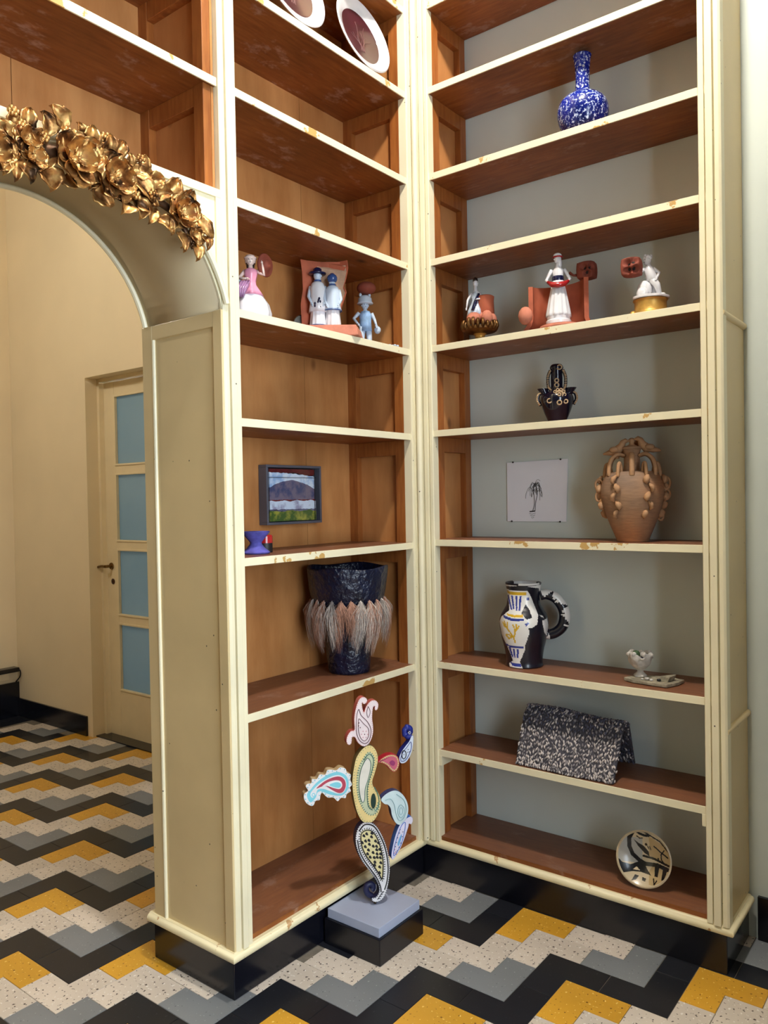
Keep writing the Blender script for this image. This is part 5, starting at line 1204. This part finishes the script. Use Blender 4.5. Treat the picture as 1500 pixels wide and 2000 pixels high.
for i in range(44):
    for j in range(40):
        for side in (0, 1):
            if side and (i < 32 or rn.random() < .3): continue
            fi = (i + rn.uniform(.1, .9)) / 44 * NX; fj = (j + rn.uniform(.1, .9)) / 40 * (ns - 1)
            p = tw_pt(fi, min(int(fj), ns - 1), .0015 if not side else -.0135); q = tw_pt(fi, min(int(fj) + 1, ns - 1), .0015 if not side else -.0135)
            p = p.lerp(q, fj - int(fj)); dj = (q - p)
            if dj.length < 1e-5: continue
            dj.normalize(); dx = Vector((1, 0, 0)); dd = (dj + dx * rn.uniform(-.9, .9)).normalized(); nn = dj.cross(dx).normalized(); ss = dd.cross(nn)
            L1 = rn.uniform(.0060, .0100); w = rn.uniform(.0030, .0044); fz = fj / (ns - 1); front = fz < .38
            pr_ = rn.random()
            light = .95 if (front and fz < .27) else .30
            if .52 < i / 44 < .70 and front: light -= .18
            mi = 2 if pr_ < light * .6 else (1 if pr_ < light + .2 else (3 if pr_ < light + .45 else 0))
            b.add([p - dd * L1, p + dd * L1, p + ss * w, p - ss * w, p - nn * w * 1.2, p + nn * w * 1.2, p + dd * L1 * .55 - nn * w, p - dd * L1 * .55 - nn * w], [(0, 2, 7), (0, 7, 3), (7, 2, 4), (7, 4, 3), (4, 2, 6), (4, 6, 3), (6, 2, 1), (6, 1, 3), (0, 3, 5), (3, 1, 5), (1, 2, 5), (2, 0, 5)], mi); cnt += 1
b.v = [(x, y, max(z, zb - .001)) for x, y, z in b.v]
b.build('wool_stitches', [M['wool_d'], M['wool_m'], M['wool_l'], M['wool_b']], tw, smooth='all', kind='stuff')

# ------------------------------------------------------------------ painted dish leaning on the lowest shelf
R = .088; lean = math.radians(16); cc = Vector((.828, .070, .1664 + R * math.cos(lean) + .004))
dh = thing('painted_dish', (cc.x, cc.y, .1664), 'cream dish painted with loose black brush shapes, leaning on the lowest shelf', 'dish')
hd = Vector((.12, -1, 0)).normalized(); n_ = (hd * math.cos(lean) + Vector((0, 0, math.sin(lean)))).normalized(); u_ = Vector((0, 0, 1)).cross(n_).normalized(); v_ = n_.cross(u_)
dm = [ceramic('dish_cream', srgb(206, 188, 156), .25, .08), ceramic('dish_black', srgb(16, 14, 16), .25, .1), ceramic('dish_grey', srgb(170, 168, 162), .25, .05), ceramic('dish_tan', srgb(186, 160, 116), .25, .1)]
b = MB(); b.lathe([(.050, -.026), (.055, -.030), (.058, -.024), (.080, -.010), (R - .001, .004), (R + .001, .008), (R - .003, .010), (R - .006, .006)], (0, 0, 0), 60, cap=False); b.add([(.05 * math.cos(k * PI / 30), .05 * math.sin(k * PI / 30), -.026) for k in range(60)], [tuple(range(59, -1, -1))])
b.v = [tuple(cc + u_ * p[0] + v_ * p[1] + n_ * p[2]) for p in b.v]; b.build('dish_rim', dm[0], dh, smooth=True)
def dq(x, y): return ((x - 1085) / 208 * R, (1205 - y) / 228 * R)
dk = [[dq(*q) for q in s] for s in ([(995, 1065), (1030, 1090), (1075, 1110), (1110, 1150), (1115, 1185), (1075, 1165), (1030, 1120)], [(880, 1225), (920, 1265), (980, 1275), (1040, 1240), (1085, 1255), (1105, 1290), (1140, 1330), (1060, 1320), (1000, 1325), (940, 1345), (900, 1300)], [(1160, 1255), (1195, 1255), (1190, 1330), (1165, 1330)], [(1225, 1260), (1262, 1262), (1240, 1340), (1220, 1345)], [(1020, 1345), (1050, 1350), (1030, 1385), (1000, 1395)], [(1075, 1355), (1105, 1360), (1100, 1385), (1075, 1380)])]
hole = [dq(*q) for q in ((1000, 1310), (1025, 1285), (1055, 1310))]
ln = [([dq(*q) for q in s], w) for s, w in (([(995, 1000), (965, 1060), (965, 1130), (990, 1190), (1040, 1230), (1090, 1250), (1180, 1240), (1280, 1255)], .0062), ([(1070, 1190), (1150, 1195), (1230, 1215), (1290, 1225)], .0035), ([(1010, 985), (1040, 1010), (1080, 1020), (1110, 1015)], .004), ([(1080, 990), (1120, 1010), (1200, 1045), (1260, 1110)], .0026), ([(1150, 1095), (1200, 1130), (1260, 1160)], .0022), ([(1230, 1110), (1205, 1150), (1210, 1190), (1240, 1220)], .002), ([(1160, 1350), (1170, 1390), (1185, 1360)], .002), ([(1100, 1105), (1110, 1125)], .0016), ([(1115, 1105), (1125, 1130)], .0016), ([(1020, 1035), (1040, 1050), (1060, 1045)], .0018))]
tanp = [[dq(*q) for q in s] for s in ([(1110, 1020), (1200, 1060), (1270, 1130), (1290, 1220), (1200, 1200), (1110, 1180), (1115, 1100)], [(1140, 1260), (1280, 1260), (1260, 1340), (1180, 1400), (1130, 1400), (1120, 1300)])]
def dish_mat(u, v):
    p = (u, v)
    if segdist(p, dq(1088, 1092), dq(1088, 1094)) < .004 or segdist(p, dq(1183, 1188), dq(1183, 1189)) < .003: return 1
    if inpoly(p, hole): return 0
    for poly in dk:
        if inpoly(p, poly): return 1
    for st, w in ln:
        for a, q in zip(st, st[1:]):
            if segdist(p, a, q) < w: return 1
    for poly in tanp:
        if inpoly(p, poly): return 3
    return 2 if (u < -.01 and -.02 < v < .06) else 0
b = MB(); n = 120; rr = R - .003
for j in range(n + 1):
    for i in range(n + 1):
        x, y = -1 + 2 * i / n, -1 + 2 * j / n; l_ = math.hypot(x, y); m_ = max(abs(x), abs(y)); k = m_ / l_ if l_ > 1e-6 else 1
        u, v = x * k * rr, y * k * rr; h = -.020 + .028 * (math.hypot(u, v) / rr) ** 2.2; b.v.append(tuple(cc + u_ * u + v_ * v + n_ * h))
for j in range(n):
    for i in range(n):
        a = j * (n + 1) + i; b.f.append((a, a + 1, a + n + 2, a + n + 1)); p = (Vector(b.v[a]) + Vector(b.v[a + n + 2])) / 2 - cc; b.m.append(dish_mat(p.dot(u_), p.dot(v_)))
b.build('dish_face', dm, dh, smooth='all')

# ------------------------------------------------------------------ paisley sculpture on its block
ps = thing('paisley_sculpture', (.118, -.465, 0), 'tall sculpture of painted paisley drops balanced on a grey block in front of shelves', 'sculpture')
bx('black_box', .002, .232, -.581, -.347, .0005, .084, plain('black_lacquer', srgb(12, 13, 22), .3, var=.2), ps, bevel=.002)
bx('grey_slab', .010, .224, -.573, -.355, .0845, .115, plain('lavender_grey_paint', srgb(168, 178, 204), .5, var=.03), ps, bevel=.0015)
sp_ = Plane2((.125, -.470, .115), (math.cos(math.radians(-32)), math.sin(math.radians(-32)), 0))
SP = lambda q: sp_.px(560 + q[0] * .23, 1330 + q[1] * .23)
def pc(name, r, g, b_): 
    if name not in M: M[name] = plain(name, srgb(r, g, b_), .45, var=.06, vscale=30)
    return M[name]
W0 = pc('paisley_white', 232, 230, 232); K0 = pc('paisley_black', 22, 22, 30)
def paisley(out, side, face, layers, depth=.024, off=0, extra=None, smooth_n=4):
    """out: traced outline; side: edge colour; layers: (inset in mm, material)"""
    poly = catmull([SP(q) for q in out], smooth_n, True); b = MB(); sp_.prism(b, poly, off, depth); o = b.build('paisley_drop', side, ps)
    b = MB(); sp_.prism(b, inset(poly, .0006), off + .0008, .0008); b.build('face_paint', face, o)
    for k, (d, mt) in enumerate(layers):
        b = MB(); sp_.prism(b, inset(poly, d / 1000), off + .0012 + .0004 * k, .0005); b.build('painted_band', mt, o)
    return o, poly
def shape(par, pts, mt, lvl, name='painted_shape', n=4):
    b = MB(); poly = catmull([SP(q) for q in pts], n, True); sp_.prism(b, poly, .0012 + .0004 * lvl, .0005); b.build(name, mt, par); return poly
def dashes(par, poly, d, n, L1, w, mt, lvl, name='painted_dash', off=0):
    pp = inset(poly, d / 1000); k = len(pp); tot = 0; seg = []
    for i in range(k): seg.append((pp[(i + 1) % k] - pp[i]).length); tot += seg[-1]
    b = MB()
    for s in range(n):
        t_ = tot * s / n; i = 0
        while t_ > seg[i] and i < k - 1: t_ -= seg[i]; i += 1
        if seg[i] < 1e-9: continue
        tg = (pp[(i + 1) % k] - pp[i]).normalized(); p = pp[i] + tg * t_; nr = Vector((-tg.y, tg.x))
        sp_.prism(b, [p + tg * w / 2000 + nr * L1 / 2000, p - tg * w / 2000 + nr * L1 / 2000, p - tg * w / 2000 - nr * L1 / 2000, p + tg * w / 2000 - nr * L1 / 2000], .0014 + .0004 * lvl + off, .0004)
    b.build(name, mt, par, kind='stuff')
def dots(par, pts, r, mt, lvl):
    for q in pts:
        p = SP(q); b = MB(); sp_.prism(b, [p + Vector((math.cos(a), math.sin(a))) * r / 1000 for a in [i * PI / 5 for i in range(10)]], .0016 + .0004 * lvl, .0004); b.build('painted_dot', mt, par)
def line(par, pts, w, mt, lvl, closed=False):
    q = catmull([SP(p) for p in pts], 4, closed); b = MB(); b.tube([sp_.w(p, .0016 + .0003 * lvl) for p in q], w / 1000, 5, closed=closed); b.build('painted_line', mt, par)
# black and white drop that carries the rest
o3, p3 = paisley([(600, 1260), (650, 1203), (710, 1200), (760, 1230), (810, 1310), (845, 1400), (868, 1500), (876, 1600), (866, 1700), (848, 1780), (822, 1840), (785, 1872), (745, 1878), (722, 1862), (726, 1842), (755, 1836), (780, 1800), (782, 1748), (752, 1680), (700, 1610), (640, 1530), (600, 1440), (583, 1350)], pc('paisley_navy', 26, 30, 66), W0, [])
line(o3, [(612, 1275), (655, 1222), (705, 1218), (750, 1245), (795, 1320), (830, 1405), (852, 1500), (860, 1600), (850, 1700), (830, 1770)], 2.2, K0, 0); line(o3, [(600, 1350), (615, 1435), (655, 1520), (712, 1600), (765, 1675), (795, 1745), (800, 1790)], 2.2, K0, 0)
in3 = shape(o3, [(625, 1300), (665, 1262), (720, 1268), (765, 1320), (800, 1410), (820, 1510), (822, 1600), (810, 1690), (785, 1650), (735, 1575), (670, 1490), (630, 1400)], pc('paisley_cream', 226, 214, 160), 1)
dashes(o3, in3, -3.0, 54, 5.6, 2.6, K0, 1); dashes(o3, p3, 1.4, 90, 2.2, 3.0, K0, 1)
line(o3, [(630, 1305), (668, 1268), (718, 1272), (760, 1322), (795, 1412), (814, 1510), (816, 1600), (808, 1680), (785, 1642), (738, 1570), (675, 1486), (636, 1398)], 1.9, K0, 1, True)
rn = random.Random(31); placed = []
for k in range(420):
    cx_ = rn.uniform(625, 822); cy_ = rn.uniform(1265, 1690)
    if any(abs(cx_ - q_[0]) < 23 and abs(cy_ - q_[1]) < 25 for q_ in placed): continue
    placed.append((cx_, cy_))
    if inpoly(SP((cx_, cy_)), inset(in3, .004)): shape(o3, [(cx_ - 12, cy_), (cx_, cy_ - 15), (cx_ + 11, cy_ - 4), (cx_ + 14, cy_ + 12), (cx_ - 2, cy_ + 11)], K0, 2, 'painted_petal', 2)
for k in range(4): shape(o3, [(765 + 12 * k, 1858 - 18 * k), (778 + 12 * k, 1838 - 18 * k), (800 + 10 * k, 1848 - 20 * k), (782 + 12 * k, 1848 - 18 * k)], K0, 1, 'painted_chevron', 1)
b = MB(); q = sp_.w(SP((718, 1795)), -.02); b.tube(catmull([sp_.w(SP(p), -.022) for p in ((740, 1850), (705, 1830), (690, 1790), (705, 1755), (740, 1750), (752, 1780), (735, 1800))], 4, False), .010, 10); b.build('curled_tail', pc('paisley_navy', 26, 30, 66), ps, smooth='all')
# green and cream middle drop
o2, p2 = paisley([(640, 580), (690, 548), (730, 555), (762, 600), (775, 660), (765, 720), (745, 790), (727, 850), (735, 895), (762, 925), (790, 980), (800, 1030), (795, 1080), (770, 1140), (735, 1190), (690, 1205), (640, 1190), (600, 1120), (575, 1030), (560, 930), (558, 830), (570, 740), (592, 650)], pc('paisley_olive', 110, 96, 58), pc('paisley_cream2', 230, 206, 140), [])
g2_ = pc('paisley_green', 34, 92, 84)
ra = shape(o2, [(648, 660), (690, 605), (725, 618), (745, 665), (735, 740), (712, 820), (692, 900), (690, 990), (700, 1060), (730, 1085), (760, 1070), (775, 1030), (785, 1060), (760, 1120), (715, 1140), (665, 1110), (620, 1030), (597, 930), (595, 830), (610, 740)], pc('paisley_sage', 196, 204, 170), 0)
dashes(o2, ra, 1.2, 66, 6.5, 2.0, g2_, 0); line(o2, [(652, 672), (692, 622), (722, 635), (736, 675), (726, 745), (704, 822), (684, 900), (682, 990), (694, 1066), (728, 1095)], 1.2, g2_, 2)
rb_ = shape(o2, [(640, 720), (680, 655), (708, 680), (710, 740), (690, 830), (664, 915), (660, 1000), (642, 1030), (622, 980), (612, 880), (620, 790)], pc('paisley_ivory', 226, 222, 210), 2); line(o2, [(640, 720), (680, 655), (708, 680), (710, 740), (690, 830), (664, 915), (660, 1000), (642, 1030), (622, 980), (612, 880), (620, 790)], 1.1, g2_, 3, True)
shape(o2, [(712, 1020), (722, 965), (742, 955), (756, 1000), (752, 1055), (735, 1080), (718, 1065)], pc('paisley_deepgreen', 18, 50, 40), 3); dashes(o2, p2, 4.5, 60, 3.0, 1.4, pc('paisley_teal', 60, 120, 110), 0)
line(o2, [(742, 900), (772, 960), (782, 1020), (772, 1075), (745, 1105)], 1.6, pc('paisley_teal', 60, 120, 110), 1)
# pink flame on top
o1, p1 = paisley([(650, 556), (605, 525), (580, 480), (556, 478), (552, 510), (545, 536), (522, 542), (506, 512), (516, 465), (545, 425), (575, 415), (572, 330), (580, 260), (596, 200), (616, 155), (645, 136), (674, 145), (683, 168), (670, 190), (650, 196), (641, 182), (640, 215), (655, 268), (668, 230), (692, 190), (722, 166), (756, 166), (778, 196), (772, 236), (756, 250), (746, 236), (748, 215), (735, 222), (728, 260), (726, 320), (733, 380), (733, 440), (716, 500), (690, 540)], pc('paisley_coral', 190, 92, 84), pc('paisley_blush', 236, 220, 222), [], smooth_n=3)
d1 = pc('paisley_wine', 96, 52, 66); line(o1, [(655, 530), (615, 500), (592, 440), (590, 360), (596, 280), (612, 240), (630, 290), (680, 340), (712, 400), (712, 460), (690, 515)], 1.2, d1, 0, True); line(o1, [(655, 508), (625, 480), (608, 420), (606, 350), (614, 320), (650, 360), (690, 400), (696, 450), (682, 490)], 1.0, d1, 1, True)
for a in range(6): dots(o1, [(660 + 26 * math.cos(a * PI / 3), 452 + 30 * math.sin(a * PI / 3))], 2.4, pc('paisley_rose', 214, 170, 178), 1)
dots(o1, [(660, 452), (612, 355), (622, 395), (608, 380)], 1.9, d1, 2); dashes(o1, p1, 2.4, 90, 1.4, 1.6, pc('paisley_coral', 190, 92, 84), 0); line(o1, [(690, 215), (678, 265), (690, 310), (708, 260), (690, 215)], 1.0, d1, 0)
# turquoise scalloped drop
o4, p4 = paisley([(208, 1062), (168, 1040), (146, 1000), (148, 958), (180, 932), (160, 895), (178, 872), (208, 868), (214, 832), (255, 832), (280, 792), (325, 795), (345, 756), (385, 752), (420, 758), (455, 732), (500, 745), (512, 778), (545, 795), (540, 838), (555, 880), (535, 905), (545, 935), (510, 960), (500, 995), (462, 992), (432, 1022), (395, 990), (345, 990), (302, 950), (286, 972), (280, 1010), (245, 1018), (232, 1050)], pc('paisley_sand', 196, 170, 130), W0, [], smooth_n=3)
t4 = pc('paisley_turquoise', 128, 206, 222); i4 = shape(o4, [(205, 1030), (178, 1000), (172, 960), (200, 925), (245, 870), (300, 825), (370, 785), (440, 772), (500, 800), (525, 860), (515, 925), (470, 970), (400, 970), (340, 955), (290, 935), (258, 950), (245, 990)], t4, 0)
i4b = shape(o4, [(215, 990), (200, 960), (225, 920), (290, 860), (380, 810), (450, 800), (495, 835), (505, 890), (480, 945), (430, 955), (370, 935), (310, 915), (262, 922), (245, 965)], W0, 1)
shape(o4, [(250, 912), (320, 850), (400, 815), (455, 812), (492, 842), (500, 892), (478, 938), (440, 950), (385, 925), (320, 890)], pc('paisley_crimson', 178, 62, 84), 2); shape(o4, [(300, 892), (350, 858), (410, 842), (455, 850), (470, 885), (448, 915), (400, 908), (345, 890)], W0, 3); shape(o4, [(360, 880), (410, 858), (450, 864), (460, 886), (440, 905), (395, 898)], t4, 4)
dots(o4, [(225, 965)], 6.0, t4, 2); dots(o4, [(225, 965)], 3.2, W0, 3); dashes(o4, p4, 4.0, 34, 3.0, 3.0, pc('paisley_aqua', 90, 178, 200), 1)
# red drop and blue drop on the side
o5, p5 = paisley([(775, 690), (800, 660), (850, 630), (900, 622), (940, 640), (957, 690), (946, 740), (915, 772), (880, 755), (850, 720), (810, 698)], pc('paisley_red', 176, 34, 48), pc('paisley_red2', 190, 60, 74), [(2.4, pc('paisley_straw', 224, 200, 140)), (6.5, pc('paisley_rosered', 200, 96, 120))]); dashes(o5, p5, 4.4, 26, 1.6, 2.0, K0, 2); shape(o5, [(870, 690), (895, 672), (918, 690), (908, 716), (885, 712)], pc('paisley_magenta', 150, 50, 104), 4)
o6, p6 = paisley([(962, 692), (955, 650), (975, 600), (1010, 550), (1040, 510), (1058, 468), (1074, 468), (1074, 520), (1066, 580), (1046, 640), (1016, 685), (986, 700)], pc('paisley_cobalt', 26, 40, 130), pc('paisley_ice', 214, 224, 240), []); line(o6, [(972, 680), (968, 650), (988, 600), (1020, 560), (1052, 515), (1056, 570), (1034, 630), (1005, 672)], 1.1, pc('paisley_cobalt', 26, 40, 130), 0, True); line(o6, [(992, 590), (1010, 605), (1010, 640), (994, 660), (978, 645), (978, 608)], 1.6, K0, 1, True); dots(o6, [(994, 625), (1030, 580), (1040, 600), (1026, 605)], 1.6, K0, 1)
b = MB(); b.tube(catmull([sp_.w(SP(p), -.012) for p in ((1062, 478), (1040, 480), (1018, 462), (1012, 430), (1030, 405), (1056, 412), (1062, 440), (1044, 448))], 4, False), [.012, .011, .010, .010, .010, .010, .009, .009] * 3 + [.009, .009, .009, .008, .008], 10); b.build('curled_tail', pc('paisley_cobalt', 26, 40, 130), o6, smooth='all'); dots(o6, [(1042 + 9 * math.cos(k * PI / 3), 438 + 11 * math.sin(k * PI / 3)) for k in range(6)], 1.5, W0, 0)
# pale blue drop and the lowest blue leaf
o7, p7 = paisley([(800, 1010), (830, 970), (880, 938), (930, 930), (980, 958), (1020, 1020), (1033, 1090), (1020, 1160), (990, 1203), (955, 1222), (920, 1200), (892, 1140), (882, 1085), (860, 1052), (830, 1045)], pc('paisley_slate', 60, 66, 110), pc('paisley_frost', 206, 226, 230), []); l7 = pc('paisley_mist', 142, 178, 186)
line(o7, [(835, 1012), (880, 1000), (912, 1050), (925, 1120), (950, 1180), (985, 1170), (1010, 1110), (1008, 1050), (985, 1000), (930, 960)], 1.2, l7, 0); line(o7, [(968, 1050), (996, 1080), (994, 1130), (968, 1160), (945, 1130), (945, 1080)], 1.1, l7, 0, True); line(o7, [(968, 1072), (984, 1095), (978, 1125), (960, 1130), (956, 1095)], 1.0, l7, 1, True)
o8, p8 = paisley([(985, 1195), (1010, 1172), (1045, 1152), (1066, 1160), (1070, 1190), (1056, 1216), (1038, 1212), (1032, 1240), (1000, 1335), (960, 1430), (905, 1515), (888, 1480), (905, 1380), (930, 1290), (958, 1225)], pc('paisley_blue', 52, 108, 196), pc('paisley_lilac', 222, 218, 238), [])
line(o8, [(905, 1480), (918, 1390), (945, 1300), (975, 1225), (1005, 1200), (1000, 1270), (975, 1370), (935, 1450)], 1.1, pc('paisley_blue', 52, 108, 196), 0, True); shape(o8, [(940, 1380), (962, 1320), (976, 1300), (968, 1350), (950, 1400)], pc('paisley_sky', 110, 170, 220), 1); dots(o8, [(955, 1290), (940, 1330), (930, 1370), (985, 1280), (980, 1320), (968, 1375), (952, 1410), (962, 1260), (922, 1405), (938, 1440)], 1.7, pc('paisley_plum', 70, 40, 70), 1); dots(o8, [(915, 1430), (925, 1450), (912, 1460), (930, 1470)], 1.6, pc('paisley_rose2', 190, 70, 90), 1)
# thin rods that join the drops
for q0, q1 in (((640, 560), (660, 545)), ((690, 1190), (690, 1220)), ((545, 880), (575, 880)), ((765, 690), (790, 690)), ((945, 680), (970, 670)), ((790, 1030), (812, 1018)), ((985, 1190), (1000, 1205)), ((665, 540), (680, 565))):
    b = MB(); b.tube([sp_.w(SP(q0), -.012), sp_.w(SP(q1), -.012)], .004, 8); b.build('joining_rod', M['brass'], ps, smooth='all')
b = MB(); q = sp_.w(SP((760, 1850)), -.012); b.tube([q, Vector((q.x, q.y, .1152))], .005, 8); b.build('joining_rod', M['brass'], ps, smooth='all')

# ------------------------------------------------------------------ power adapter on the far wall of the next room
ad = thing('power_adapter', (XL2 + .02, .20, .30), 'black power adapter with a drooping cable above the tall black skirting', 'adapter')
bx('adapter_body', XL2 + .001, XL2 + .075, .02, .248, .315, .345, M['plinth'], ad, bevel=.006)
b = MB(); b.tube(catmull([(XL2 + .045, .246, .332), (XL2 + .05, .262, .315), (XL2 + .045, .262, .275), (XL2 + .012, .250, .238)], 5, False), .004, 8); b.build('cable', M['plinth'], ad, smooth='all')
bx('wall_socket', XL2 + .001, XL2 + .03, .10, .20, .262, .314, M['wall_warm'], ad, bevel=.003)
